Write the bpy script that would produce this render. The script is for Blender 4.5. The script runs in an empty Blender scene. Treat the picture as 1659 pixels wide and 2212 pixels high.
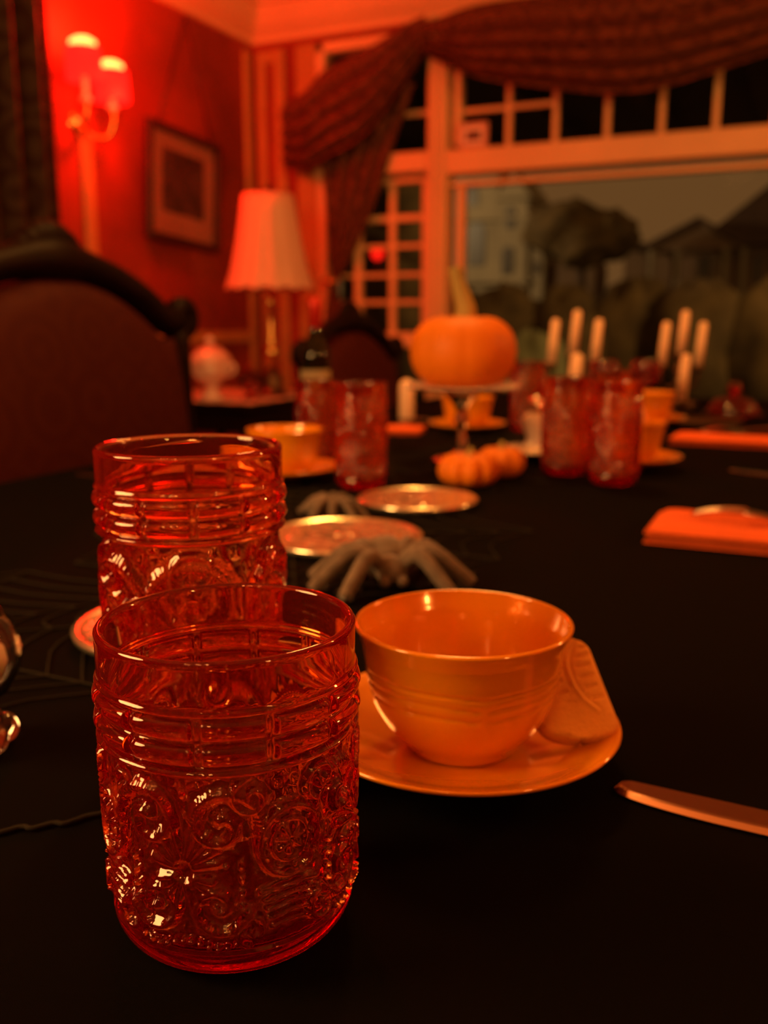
import bpy, math, random
import numpy as np
from mathutils import Vector, Matrix

scene = bpy.context.scene
COL = scene.collection
R = math.radians
PI = math.pi
random.seed(7)
rng = np.random.default_rng(7)

# ------------------------------------------------------------------ camera
YAW = R(24.4)          # the table and walls run 24 degrees off the lens axis
cam_d = bpy.data.cameras.new('camera')
cam = bpy.data.objects.new('camera', cam_d)
COL.objects.link(cam)
cam.location = (0, 0, 0.94)
cam.rotation_euler = (R(90 - 11.5), 0, YAW)
cam_d.sensor_fit = 'VERTICAL'
cam_d.sensor_height = 36.0
cam_d.lens = 2000.0 / 2212.0 * 36.0
cam_d.clip_start = 0.02
cam_d.dof.use_dof = True
cam_d.dof.focus_distance = 0.275
cam_d.dof.aperture_fstop = 9.3
scene.camera = cam

# ------------------------------------------------------------------ view, world, lights
vs = scene.view_settings
vs.view_transform = 'Standard'
vs.look = 'None'
vs.exposure = 0.15
vs.gamma = 1.0
vs.use_curve_mapping = False
scene.cycles.sample_clamp_indirect = 5.0
scene.cycles.max_bounces = 10
scene.cycles.transmission_bounces = 10
scene.cycles.diffuse_bounces = 3
scene.cycles.glossy_bounces = 4
scene.cycles.volume_bounces = 0
scene.cycles.adaptive_threshold = 0.03

world = bpy.data.worlds.new('night_sky')
scene.world = world
world.use_nodes = True
wb = world.node_tree.nodes['Background']
wb.inputs[0].default_value = (1.0, 0.43, 0.115, 1)
wb.inputs[1].default_value = 0.11

WARM = (1.0, 0.43, 0.085)
RED = (1.0, 0.012, 0.004)


def lamp(name, loc, energy, color, radius):
    d = bpy.data.lights.new(name, 'POINT')
    d.energy = energy
    d.color = color
    d.shadow_soft_size = radius
    o = bpy.data.objects.new(name, d)
    COL.objects.link(o)
    o.location = loc
    return o


CS, SN = math.cos(YAW), math.sin(YAW)


def C(x, y, z=0.75):
    """from 'right of / ahead of the seat' to room coordinates"""
    return Vector((x * CS - y * SN, x * SN + y * CS, z))


# shaded lamp standing to the left of the seat
lamp('left_lamp_light', C(-1.12, 0.16, 1.42), 80.0, (1.0, 0.46, 0.13), 0.27)
# unseen fill light added over the table for the back of the room
lamp('overhead_fill_light', (-0.6, 1.6, 2.05), 34.0, WARM, 0.12)
# small chandelier behind the seat
for k in range(5):
    a = k * 2 * PI / 5 + 0.4
    lamp('chandelier_bulb', (-0.15 + 0.18 * math.cos(a), -0.65 + 0.18 * math.sin(a), 1.90), 2.0, WARM, 0.03)
# unseen fill lights added on the opposite side, the red one for reflections
lamp('side_fill_light', (1.9, -0.6, 1.75), 22.0, WARM, 0.08)
lamp('side_fill_light', (1.95, 2.6, 1.9), 55.0, WARM, 0.08)
lamp('red_side_fill_light', (1.95, 0.9, 1.8), 10.0, RED, 0.05)
# fill lights added outside, hidden from the seat by the wall beside the window
lamp('outdoor_fill_light', (-13.5, 22.0, 5.0), 900.0, (1.0, 0.66, 0.30), 0.3)
lamp('outdoor_fill_light', (3.6, 9.5, 3.6), 650.0, (1.0, 0.58, 0.20), 0.3)


# ------------------------------------------------------------------ materials
def nodes_of(name):
    m = bpy.data.materials.new(name)
    m.use_nodes = True
    nt = m.node_tree
    return m, nt, nt.nodes, nt.links, nt.nodes['Principled BSDF']


def mat(name, col, rough=0.5, metal=0.0, var=0.0, vscale=20.0, bump=0.0, bscale=60.0, coat=0.0, spec=0.5,
        trans=0.0, ior=1.5, sheen=0.0, col2=None, stretch=(1, 1, 1), sss=0.0):
    m, nt, N, L, b = nodes_of(name)
    b.inputs['Base Color'].default_value = (*col, 1)
    b.inputs['Roughness'].default_value = rough
    b.inputs['Metallic'].default_value = metal
    b.inputs['Coat Weight'].default_value = coat
    b.inputs['Coat Roughness'].default_value = 0.04
    b.inputs['Specular IOR Level'].default_value = spec
    b.inputs['Transmission Weight'].default_value = trans
    b.inputs['IOR'].default_value = ior
    if sheen:
        b.inputs['Sheen Weight'].default_value = sheen
        b.inputs['Sheen Roughness'].default_value = 0.4
    if sss:
        b.inputs['Subsurface Weight'].default_value = sss
        b.inputs['Subsurface Scale'].default_value = 0.01
    if var or bump:
        tc = N.new('ShaderNodeTexCoord')
        mp = N.new('ShaderNodeMapping')
        mp.inputs['Scale'].default_value = stretch
        L.new(tc.outputs['Object'], mp.inputs['Vector'])
    if var:
        n = N.new('ShaderNodeTexNoise')
        n.inputs['Scale'].default_value = vscale
        n.inputs['Detail'].default_value = 5
        L.new(mp.outputs[0], n.inputs['Vector'])
        r = N.new('ShaderNodeValToRGB')
        c2 = col2 or tuple(c * (1 - var) for c in col)
        r.color_ramp.elements[0].position = 0.35
        r.color_ramp.elements[1].position = 0.65
        r.color_ramp.elements[0].color = (*c2, 1)
        r.color_ramp.elements[1].color = (*col, 1)
        L.new(n.outputs['Fac'], r.inputs['Fac'])
        L.new(r.outputs['Color'], b.inputs['Base Color'])
    if bump:
        n2 = N.new('ShaderNodeTexNoise')
        n2.inputs['Scale'].default_value = bscale
        n2.inputs['Detail'].default_value = 3
        L.new(mp.outputs[0], n2.inputs['Vector'])
        bp = N.new('ShaderNodeBump')
        bp.inputs['Strength'].default_value = bump
        bp.inputs['Distance'].default_value = 0.004
        L.new(n2.outputs['Fac'], bp.inputs['Height'])
        L.new(bp.outputs['Normal'], b.inputs['Normal'])
    return m


def glass_mat(name, absorb, density, body=None, body_fac=0.0, rough=0.0, tint=(1, 1, 1), ior=1.5):
    """pressed glass: clear surfaces, colour from its depth, body mixes in a matte tint"""
    m, nt, N, L, b = nodes_of(name)
    N.remove(b)
    out = N['Material Output']
    g = N.new('ShaderNodeBsdfGlass')
    g.inputs['Color'].default_value = (*tint, 1)
    g.inputs['IOR'].default_value = ior
    g.inputs['Roughness'].default_value = rough
    surf = g.outputs[0]
    if body_fac:
        t = N.new('ShaderNodeBsdfTranslucent')
        t.inputs['Color'].default_value = (*body, 1)
        d = N.new('ShaderNodeBsdfDiffuse')
        d.inputs['Color'].default_value = (*body, 1)
        mx0 = N.new('ShaderNodeMixShader')
        mx0.inputs[0].default_value = 0.5
        L.new(t.outputs[0], mx0.inputs[1])
        L.new(d.outputs[0], mx0.inputs[2])
        mx = N.new('ShaderNodeMixShader')
        mx.inputs[0].default_value = body_fac
        L.new(g.outputs[0], mx.inputs[1])
        L.new(mx0.outputs[0], mx.inputs[2])
        surf = mx.outputs[0]
    L.new(surf, out.inputs['Surface'])
    if density:
        v = N.new('ShaderNodeVolumeAbsorption')
        v.inputs['Color'].default_value = (*absorb, 1)
        v.inputs['Density'].default_value = density
        L.new(v.outputs[0], out.inputs['Volume'])
    return m


def emit_mat(name, col, strength):
    m, nt, N, L, b = nodes_of(name)
    b.inputs['Base Color'].default_value = (*col, 1)
    b.inputs['Roughness'].default_value = 0.6
    b.inputs['Emission Color'].default_value = (*col, 1)
    b.inputs['Emission Strength'].default_value = strength
    return m


def weave_mat(name, col, rough, scale):
    m, nt, N, L, b = nodes_of(name)
    b.inputs['Base Color'].default_value = (*col, 1)
    b.inputs['Roughness'].default_value = rough
    b.inputs['Specular IOR Level'].default_value = 0.05
    tc = N.new('ShaderNodeTexCoord')
    bp = N.new('ShaderNodeBump')
    bp.inputs['Strength'].default_value = 0.35
    bp.inputs['Distance'].default_value = 0.0006
    w1 = N.new('ShaderNodeTexWave'); w1.bands_direction = 'X'; w1.inputs['Scale'].default_value = scale
    w2 = N.new('ShaderNodeTexWave'); w2.bands_direction = 'Y'; w2.inputs['Scale'].default_value = scale
    ad = N.new('ShaderNodeMath'); ad.operation = 'ADD'
    for w in (w1, w2):
        L.new(tc.outputs['Object'], w.inputs['Vector'])
    L.new(w1.outputs['Fac'], ad.inputs[0]); L.new(w2.outputs['Fac'], ad.inputs[1])
    L.new(ad.outputs[0], bp.inputs['Height'])
    L.new(bp.outputs['Normal'], b.inputs['Normal'])
    return m


def damask_mat(name, c1, c2, scale, sheen=0.0):
    m, nt, N, L, b = nodes_of(name)
    tc = N.new('ShaderNodeTexCoord')
    v = N.new('ShaderNodeTexVoronoi')
    v.inputs['Scale'].default_value = scale
    v.inputs['Randomness'].default_value = 0.25
    s = N.new('ShaderNodeMath'); s.operation = 'MULTIPLY'; s.inputs[1].default_value = 24
    c = N.new('ShaderNodeMath'); c.operation = 'SINE'
    n = N.new('ShaderNodeTexNoise'); n.inputs['Scale'].default_value = scale * 3
    ad = N.new('ShaderNodeMath'); ad.operation = 'ADD'
    r = N.new('ShaderNodeValToRGB')
    r.color_ramp.elements[0].position = 0.35; r.color_ramp.elements[1].position = 0.95
    r.color_ramp.elements[0].color = (*c1, 1); r.color_ramp.elements[1].color = (*c2, 1)
    L.new(tc.outputs['Object'], v.inputs['Vector']); L.new(tc.outputs['Object'], n.inputs['Vector'])
    L.new(v.outputs['Distance'], s.inputs[0]); L.new(s.outputs[0], c.inputs[0])
    L.new(c.outputs[0], ad.inputs[0]); L.new(n.outputs['Fac'], ad.inputs[1])
    L.new(ad.outputs[0], r.inputs['Fac']); L.new(r.outputs['Color'], b.inputs['Base Color'])
    b.inputs['Roughness'].default_value = 0.7
    b.inputs['Sheen Weight'].default_value = sheen
    b.inputs['Specular IOR Level'].default_value = 0.15
    return m


M = {}
M['wall'] = mat('red_wallpaper', (0.38, 0.042, 0.010), 0.75, var=0.5, vscale=2.2, bump=0.15, bscale=40)
M['wallwin'] = M['wall']
M['cream'] = mat('cream_paint', (0.82, 0.55, 0.30), 0.55, var=0.10, vscale=3)
M['ceil'] = mat('ceiling_paint', (0.60, 0.26, 0.15), 0.8, var=0.15, vscale=2)
M['floor'] = mat('dark_floor', (0.08, 0.03, 0.015), 0.5, var=0.4, vscale=6, stretch=(1, 8, 1))
M['trim'] = mat('gold_trim', (0.55, 0.27, 0.09), 0.5, var=0.2, vscale=5)
M['black'] = weave_mat('black_tablecloth', (0.0016, 0.0011, 0.0009), 0.9, 900)
M['wood'] = mat('dark_walnut', (0.010, 0.0025, 0.0015), 0.5, var=0.5, vscale=12, stretch=(1, 1, 6), spec=0.1)
M['uphol'] = damask_mat('wine_upholstery', (0.042, 0.0025, 0.001), (0.048, 0.0045, 0.0014), 9)
M['drape'] = damask_mat('brown_damask', (0.095, 0.030, 0.018), (0.17, 0.055, 0.028), 6.5)
M['sidedrape'] = damask_mat('dark_striped_drape', (0.03, 0.012, 0.008), (0.05, 0.03, 0.018), 5)
M['ruby'] = glass_mat('ruby_pressed_glass', (0.985, 0.56, 0.05), 300.0, body=(0.97, 0.006, 0.001), body_fac=0.04)  # red body tint paints in the glow of light bouncing inside the glass
M['rubyfar'] = M['ruby']
M['cranberry'] = glass_mat('cranberry_glass', (0.97, 0.25, 0.3), 300.0, body=(0.6, 0.04, 0.05), body_fac=0.08)
M['clear'] = glass_mat('clear_glass', (1, 1, 1), 0)
M['pane'] = glass_mat('window_glass', (1, 1, 1), 0, ior=1.03)
M['bottle'] = glass_mat('dark_green_bottle', (0.25, 0.5, 0.1), 500, body=(0.04, 0.05, 0.015), body_fac=0.25)
M['lustre'] = mat('peach_lustre', (0.84, 0.32, 0.004), 0.16, metal=0.08, var=0.12, vscale=14, coat=0.8, spec=0.6, stretch=(1, 1, 3))
M['cookie'] = mat('shortbread', (0.80, 0.40, 0.07), 0.85, var=0.18, vscale=60, bump=0.25, bscale=700)
M['steel'] = mat('polished_steel', (0.56, 0.44, 0.38), 0.14, metal=1.0)
M['silver'] = mat('silver', (0.85, 0.78, 0.70), 0.16, metal=1.0, bump=0.1, bscale=90)
M['brass'] = mat('brass', (0.75, 0.47, 0.15), 0.22, metal=1.0)
M['bronze'] = mat('dark_bronze', (0.10, 0.055, 0.03), 0.3, metal=0.8)
M['coaster'] = mat('patterned_pressed_glass', (0.72, 0.50, 0.36), 0.12, metal=0.55, coat=1.0)
M['coasteredge'] = mat('silvered_edge', (0.85, 0.80, 0.62), 0.2, metal=0.9)
M['pumpkin'] = mat('pumpkin_skin', (0.76, 0.215, 0.006), 0.55, var=0.18, vscale=9, spec=0.3)
M['stem'] = mat('pumpkin_stem', (0.50, 0.38, 0.10), 0.7, var=0.4, vscale=25, stretch=(1, 1, 0.3), bump=0.3)
M['napkin'] = mat('orange_napkin', (0.80, 0.13, 0.012), 0.9, bump=0.3, bscale=500, var=0.1, vscale=40)
M['wax'] = mat('ivory_wax', (0.86, 0.62, 0.42), 0.5, sss=0.3)
M['wick'] = mat('wick', (0.03, 0.02, 0.015), 0.9)
M['china'] = mat('white_china', (0.86, 0.72, 0.66), 0.18, coat=0.6, var=0.25, vscale=18, col2=(0.70, 0.36, 0.32))
M['white'] = mat('white_glaze', (0.86, 0.74, 0.68), 0.3, var=0.08, vscale=20)
M['lace'] = mat('lace_cloth', (0.80, 0.60, 0.52), 0.85, var=0.3, vscale=60, bump=0.4, bscale=120)
M['shade'] = mat('silk_lampshade', (0.86, 0.52, 0.40), 0.75, var=0.08, vscale=8, stretch=(4, 4, 0.3))
M['spider'] = mat('grey_fur', (0.17, 0.13, 0.10), 0.95, var=0.4, vscale=80, sheen=0.3)
M['web'] = mat('web_thread', (0.020, 0.018, 0.013), 0.9, spec=0.1)
M['mount'] = mat('picture_mount', (0.62, 0.34, 0.26), 0.7, var=0.1, vscale=6)
M['print'] = mat('engraving', (0.16, 0.08, 0.07), 0.6, var=0.6, vscale=11)
M['frame'] = mat('dark_frame', (0.05, 0.012, 0.008), 0.4, var=0.3, vscale=10)
M['redshade'] = emit_mat('lit_red_shade', (1.0, 0.01, 0.006), 1.6)
M['bulb'] = emit_mat('lit_bulb', (1.0, 0.50, 0.10), 2.4)
M['redglow'] = emit_mat('red_reflection', (1.0, 0.01, 0.004), 1.2)  # emission painted for the sconce mirrored in the small panes
M['foil'] = mat('red_foil', (0.5, 0.02, 0.01), 0.35, metal=0.4)
M['label'] = mat('paper_label', (0.3, 0.24, 0.14), 0.8)
M['stone'] = mat('pale_render', (0.42, 0.34, 0.22), 0.9, var=0.25, vscale=1.2)
M['stone2'] = mat('brown_render', (0.24, 0.15, 0.09), 0.9, var=0.25, vscale=1.0)
M['roof'] = mat('dark_slate', (0.10, 0.055, 0.035), 0.8, var=0.3, vscale=3)
M['dim'] = mat('unlit_window', (0.06, 0.04, 0.02), 0.4)
M['leaf'] = mat('night_foliage', (0.17, 0.105, 0.035), 0.9, var=0.5, vscale=2.5, bump=0.5, bscale=6)
M['paleleaf'] = mat('pale_foliage', (0.34, 0.31, 0.13), 0.9, var=0.35, vscale=5, bump=0.5, bscale=9)
M['ground'] = mat('night_lawn', (0.055, 0.045, 0.02), 0.95, var=0.4, vscale=1.0)


# ------------------------------------------------------------------ helpers
def link(name, me, m, parent=None, smooth=True):
    if smooth:
        me.polygons.foreach_set('use_smooth', [True] * len(me.polygons))
    o = bpy.data.objects.new(name, me)
    COL.objects.link(o)
    if m is not None and not me.materials:
        me.materials.append(m)
    if parent is not None:
        o.parent = parent
    return o


def mesh(name, vf, m, parent=None, smooth=True, loc=None, rotz=0.0):
    v, f = vf
    me = bpy.data.meshes.new(name)
    me.from_pydata([tuple(map(float, q)) for q in v], [], f)
    me.update()
    o = link(name, me, m, parent, smooth)
    if loc is not None:
        o.location = loc
    if rotz:
        o.rotation_euler[2] = rotz
    return o


def tag(o, label, cat, group=None, kind=None):
    o['label'] = label
    o['category'] = cat
    if group:
        o['group'] = group
    if kind:
        o['kind'] = kind
    return o


def thing(name, label, cat, loc=(0, 0, 0), rotz=0.0, group=None):
    o = bpy.data.objects.new(name, None)
    COL.objects.link(o)
    o.location = loc
    o.rotation_euler = (0, 0, rotz)
    o.empty_display_size = 0.02
    return tag(o, label, cat, group)


def struct(o):
    o['kind'] = 'structure'
    return o


def copy_tree(o, parent=None):
    c = o.copy()
    COL.objects.link(c)
    if parent is not None:
        c.parent = parent
    for ch in list(o.children):
        copy_tree(ch, c)
    return c


def box(x0, x1, y0, y1, z0, z1):
    v = [(x0, y0, z0), (x1, y0, z0), (x1, y1, z0), (x0, y1, z0), (x0, y0, z1), (x1, y0, z1), (x1, y1, z1), (x0, y1, z1)]
    f = [(0, 3, 2, 1), (4, 5, 6, 7), (0, 1, 5, 4), (1, 2, 6, 5), (2, 3, 7, 6), (3, 0, 4, 7)]
    return v, f


def bbox(x0, x1, y0, y1, z0, z1, b=0.005):
    """box with chamfered edges (8 corner points become 24)"""
    v, f = [], []
    X, Y, Z = (x0, x1), (y0, y1), (z0, z1)
    idx = {}
    for i in (0, 1):
        for j in (0, 1):
            for k in (0, 1):
                si, sj, sk = (1, -1)[i], (1, -1)[j], (1, -1)[k]
                for ax in range(3):
                    p = [X[i] + si * b, Y[j] + sj * b, Z[k] + sk * b]
                    p[ax] = (X[i], Y[j], Z[k])[ax]
                    idx[(i, j, k, ax)] = len(v)
                    v.append(tuple(p))
    for ax in range(3):
        for s in (0, 1):
            q = []
            for (a, c) in ((0, 0), (1, 0), (1, 1), (0, 1)):
                t = [a, c]
                t.insert(ax, s)
                q.append(idx[(*t, ax)])
            f.append(tuple(q if (s == 1) == (ax != 1) else q[::-1]))
    for ax in range(3):
        o1, o2 = [a for a in range(3) if a != ax]
        for a in (0, 1):
            for c in (0, 1):
                t0 = [0, 0, 0]; t0[o1] = a; t0[o2] = c
                t1 = list(t0); t1[ax] = 1
                f.append((idx[(*t0, o1)], idx[(*t1, o1)], idx[(*t1, o2)], idx[(*t0, o2)]))
    for i in (0, 1):
        for j in (0, 1):
            for k in (0, 1):
                f.append((idx[(i, j, k, 0)], idx[(i, j, k, 1)], idx[(i, j, k, 2)]))
    return v, f


def lathe(prof, n=48, fn=None):
    """revolve (r,z); r==0 makes a pole. fn(theta,i,r,z)->r,z optional"""
    v, f, rows = [], [], []
    for i, (r, z) in enumerate(prof):
        if r <= 1e-9:
            rows.append([len(v)] * n)
            v.append((0, 0, z))
        else:
            row = []
            for k in range(n):
                t = 2 * PI * k / n
                rr, zz = fn(t, i, r, z) if fn else (r, z)
                row.append(len(v))
                v.append((rr * math.cos(t), rr * math.sin(t), zz))
            rows.append(row)
    for a, b in zip(rows, rows[1:]):
        for k in range(n):
            k2 = (k + 1) % n
            q = [a[k], a[k2], b[k2], b[k]]
            u = []
            for x in q:
                if x not in u:
                    u.append(x)
            if len(u) > 2:
                f.append(tuple(u))
    return v, f


def smooth_path(pts, n):
    """Catmull-Rom through pts (any dimension)"""
    P_ = np.array(pts, float)
    P_ = np.vstack([2 * P_[0] - P_[1], P_, 2 * P_[-1] - P_[-2]])
    out = []
    m = len(P_) - 3
    for s in range(n):
        t = s / (n - 1) * m
        i = min(int(t), m - 1)
        u = t - i
        a, b, c, d = P_[i:i + 4]
        out.append(0.5 * ((2 * b) + (c - a) * u + (2 * a - 5 * b + 4 * c - d) * u * u + (3 * b - a - 3 * c + d) * u ** 3))
    return np.array(out)


def tube(path, rad, n=10, cap=True):
    path = np.array(path, float)
    m = len(path)
    rad = np.full(m, rad) if np.isscalar(rad) else np.array(rad, float)
    v, f = [], []
    up = np.array((0.13, 0.21, 0.97))
    for i in range(m):
        d = path[min(i + 1, m - 1)] - path[max(i - 1, 0)]
        d = d / (np.linalg.norm(d) + 1e-12)
        if abs(np.dot(d, up)) > 0.95:
            up = np.array((0.95, 0.2, 0.1))
        a = np.cross(d, up); a /= np.linalg.norm(a)
        b = np.cross(d, a)
        up = -b if np.dot(-b, up) > 0 else b
        for k in range(n):
            t = 2 * PI * k / n
            v.append(path[i] + rad[i] * (math.cos(t) * a + math.sin(t) * b))
    for i in range(m - 1):
        for k in range(n):
            k2 = (k + 1) % n
            f.append((i * n + k, i * n + k2, (i + 1) * n + k2, (i + 1) * n + k))
    if cap:
        f.append(tuple(range(n))[::-1])
        f.append(tuple((m - 1) * n + k for k in range(n)))
    return v, f


def join(*parts):
    v, f = [], []
    for pv, pf in parts:
        o = len(v)
        v += [tuple(q) for q in pv]
        f += [tuple(i + o for i in q) for q in pf]
    return v, f


def moved(vf, d=(0, 0, 0), rz=0.0, s=1.0, mtx=None):
    v, f = vf
    T = Matrix.Translation(d) @ Matrix.Rotation(rz, 4, 'Z') @ Matrix.Scale(s, 4)
    if mtx is not None:
        T = mtx
    return [tuple(T @ Vector(q)) for q in v], f


def ball(r, c=(0, 0, 0), n=16, m=10, sq=(1, 1, 1)):
    prof = [(r * math.sin(PI * i / m), -r * math.cos(PI * i / m)) for i in range(m + 1)]
    prof[0] = (0, -r); prof[-1] = (0, r)
    v, f = lathe(prof, n)
    return [(c[0] + x * sq[0], c[1] + y * sq[1], c[2] + z * sq[2]) for x, y, z in v], f


def sheet(grid, thick=None, nrm=(0, -1, 0)):
    """grid [i][j] of points -> surface; thick gives it a back"""
    G = np.array(grid, float)
    a, b = G.shape[:2]
    v = [tuple(q) for q in G.reshape(-1, 3)]
    f = [(i * b + j, i * b + j + 1, (i + 1) * b + j + 1, (i + 1) * b + j) for i in range(a - 1) for j in range(b - 1)]
    if thick:
        o = len(v)
        n_ = np.array(nrm, float) * thick
        v += [tuple(q - n_) for q in G.reshape(-1, 3)]
        f += [tuple(o + k for k in q[::-1]) for q in f[:]]
        for i in range(a - 1):
            f.append((i * b, (i + 1) * b, o + (i + 1) * b, o + i * b))
            f.append((i * b + b - 1, o + i * b + b - 1, o + (i + 1) * b + b - 1, (i + 1) * b + b - 1))
        for j in range(b - 1):
            f.append((j, o + j, o + j + 1, j + 1))
            e = (a - 1) * b
            f.append((e + j, e + j + 1, o + e + j + 1, o + e + j))
    return v, f


def extrude_poly(pts, axis_fn, d0, d1):
    """closed outline [(a,b)] -> prism; axis_fn(a,b,d)->xyz"""
    n = len(pts)
    v = [axis_fn(a, b, d0) for a, b in pts] + [axis_fn(a, b, d1) for a, b in pts]
    f = [tuple(range(n))[::-1], tuple(range(n, 2 * n))]
    f += [(i, (i + 1) % n, n + (i + 1) % n, n + i) for i in range(n)]
    return v, f


# ------------------------------------------------------------------ room shell
WX, WY = -2.87, 4.6        # left wall, window wall
XR, YB, CZ = 2.3, -2.4, 2.62
struct(mesh('floor', box(WX - .1, XR + .1, YB - .1, WY + .1, -0.1, 0), M['floor'], smooth=False))
struct(mesh('ceiling', box(WX - .1, XR + .1, YB - .1, WY + .1, CZ, CZ + .1), M['ceil'], smooth=False))
struct(mesh('wall_left', box(WX - .1, WX, YB - .1, WY + .1, 0, CZ), M['wall'], smooth=False))
struct(mesh('wall_right', box(XR, XR + .1, YB - .1, WY + .1, 0, CZ), M['wall'], smooth=False))
struct(mesh('wall_back', box(WX - .1, XR + .1, YB - .1, YB, 0, CZ), M['wall'], smooth=False))
# window wall around the opening  x -2.46..0.75, z 0.45..2.36
OX0, OX1, OZ0, OZ1 = -2.46, 0.75, 0.45, 2.36
struct(mesh('wall_front', join(box(WX, OX0, WY, WY + .1, 0, CZ), box(OX1, XR, WY, WY + .1, 0, CZ),
                               box(OX0, OX1, WY, WY + .1, 0, OZ0), box(OX0, OX1, WY, WY + .1, OZ1, CZ)), M['wall'], smooth=False))


def cornice(p0, p1, inward, name):
    prof = [(0.0, 2.40), (0.025, 2.40), (0.03, 2.425), (0.05, 2.44), (0.085, 2.475), (0.11, 2.52), (0.12, 2.55), (0.14, 2.555),
            (0.145, 2.59), (0.16, 2.60), (0.16, CZ), (0.0, CZ)]
    p0, p1, n = np.array(p0), np.array(p1), np.array(inward)
    d = (p1 - p0) / np.linalg.norm(p1 - p0)
    v = []
    for base, s in ((p0, 1), (p1, -1)):
        for o, z in prof:
            q = base + n * o + d * o * s
            v.append((q[0], q[1], z))
    k = len(prof)
    f = [(i, (i + 1) % k, k + (i + 1) % k, k + i) for i in range(k)]
    return struct(mesh(name, (v, f), M['cream'], smooth=False))


cornice((WX, YB), (WX, WY), (1, 0), 'trim_1')
cornice((WX, WY), (XR, WY), (0, -1), 'trim_2')
cornice((XR, WY), (XR, YB), (-1, 0), 'trim_3')
# panel mouldings: slim gilt strips on both walls
def strip(name, x0, x1, y0, y1, z0, z1):
    return struct(mesh(name, bbox(x0, x1, y0, y1, z0, z1, 0.006), M['trim'], smooth=False))
strip('trim_4', WX, WX + .02, 3.22, 3.29, 0.5, 1.74)
strip('trim_5', WX, WX + .02, 4.50, 4.56, 0.3, 2.36)
strip('trim_6', -2.83, -2.78, WY - .022, WY, 0.3, 2.36)
strip('trim_7', -2.72, -2.66, WY - .03, WY, 0.3, 2.36)
strip('trim_8', -2.78, -2.72, WY - .018, WY, 2.30, 2.36)
strip('trim_9', -2.58, -2.46, WY - .04, WY, 0.3, 2.36)
strip('trim_10', WX, WX + .02, 3.29, 4.50, 0.84, 0.90)
struct(mesh('baseboard_left', box(WX, WX + .02, YB, WY, 0, .16), M['wood'], smooth=False))
struct(mesh('baseboard_front', box(WX, XR, WY - .02, WY, 0, .16), M['wood'], smooth=False))

# ------------------------------------------------------------------ the window
win = bpy.data.objects.new('window_1', None)
COL.objects.link(win)
win.location = (0, 0, 0)
win['kind'] = 'structure'


def wpart(name, x0, x1, z0, z1, y0=-0.05, y1=0.06, b=0.006, m='cream'):
    return mesh(name, bbox(x0, x1, WY + y0, WY + y1, z0, z1, b), M[m], win, smooth=False)


wpart('post', -1.82, -1.715, OZ0, OZ1, -0.07, .06)
wpart('post_moulding', -1.80, -1.775, OZ0, OZ1, -0.085, -0.07, .004)
wpart('post_moulding', -1.755, -1.735, OZ0, OZ1, -0.082, -0.07, .004)
wpart('transom', OX0, -1.82, 1.69, 1.785, -0.07, .06)
wpart('transom', -1.715, OX1, 1.665, 1.78, -0.07, .06)
wpart('transom_moulding', OX0, -1.82, 1.645, 1.668, -0.03, .03, .004)
wpart('transom_moulding', -1.715, OX1, 1.61, 1.632, -0.04, .03, .004)
wpart('head', OX0, OX1, OZ1 - .05, OZ1, -0.04, .06)
wpart('sill', OX0 - .05, OX1 + .05, OZ0 - .06, OZ0, -0.12, .06)
wpart('sash_stile', -1.672, -1.635, OZ0, 1.61, -0.03, .03)
wpart('sash_stile', -1.70, -1.66, 1.80, 2.31, -0.03, .03)
wpart('jamb', OX0, OX0 + .05, OZ0, OZ1, -0.04, .06)
wpart('jamb', OX1 - .05, OX1, OZ0, OZ1, -0.04, .06)
# left sash with small panes
wpart('sash_stile', -2.255, -2.215, 0.88, 1.645, -0.02, .03)
wpart('sash_stile', -1.865, -1.82, 0.88, 1.645, -0.02, .03)
wpart('bottom_rail', OX0 + .05, -1.82, 0.815, 0.895, -0.03, .04)
lx = [-2.41, -2.235, -2.035, -1.842]
lz = [0.855, 1.05, 1.19, 1.335, 1.475, 1.656]
for z in lz[1:-1]:
    wpart('muntin', OX0 + .05, -1.86, z - (.016 if z > 1.4 else .011), z + (.016 if z > 1.4 else .011), -0.012, .02, .003)
wpart('muntin', -2.052, -2.018, 0.89, 1.645, -0.014, .02, .003)
# upper lites to the right of the post
for x in (-1.42, -1.19, -0.945, -0.70, -0.465, -0.22, 0.03, 0.27, 0.5):
    wpart('muntin', x - .014, x + .014, 1.78, 2.31, -0.012, .02, .003)
wpart('muntin', -1.66, -1.19, 1.953, 1.975, -0.010, .018, .003)
wpart('muntin', OX0 + .05, -1.83, 1.965, 1.99, -0.010, .018, .003)


def pane(x0, x1, z0, z1):
    return mesh('pane', box(x0, x1, WY + .006, WY + .010, z0, z1), M['pane'], win, smooth=False)


pane(-1.635, OX1 - .05, OZ0, 1.61)
for i in range(3):
    for j in range(5):
        pane(lx[i] + .01, lx[i + 1] - .01, lz[j] + .005, lz[j + 1] - .005)
ux = [-1.66, -1.42, -1.19, -0.945, -0.70, -0.465, -0.22, 0.03, 0.27, 0.5, 0.70]
for a, b in zip(ux, ux[1:]):
    if b < -1.1:
        pane(a + .013, b - .013, 1.785, 1.955)
        pane(a + .013, b - .013, 1.972, 2.305)
    else:
        pane(a + .013, b - .013, 1.785, 2.305)
pane(OX0 + .052, -1.83, 1.79, 1.967)
pane(OX0 + .052, -1.83, 1.988, 2.305)

# ------------------------------------------------------------------ outside at night
struct(mesh('ground_outside', box(-40, 30, WY + .2, 70, -0.5, -0.3), M['ground'], smooth=False))


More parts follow.
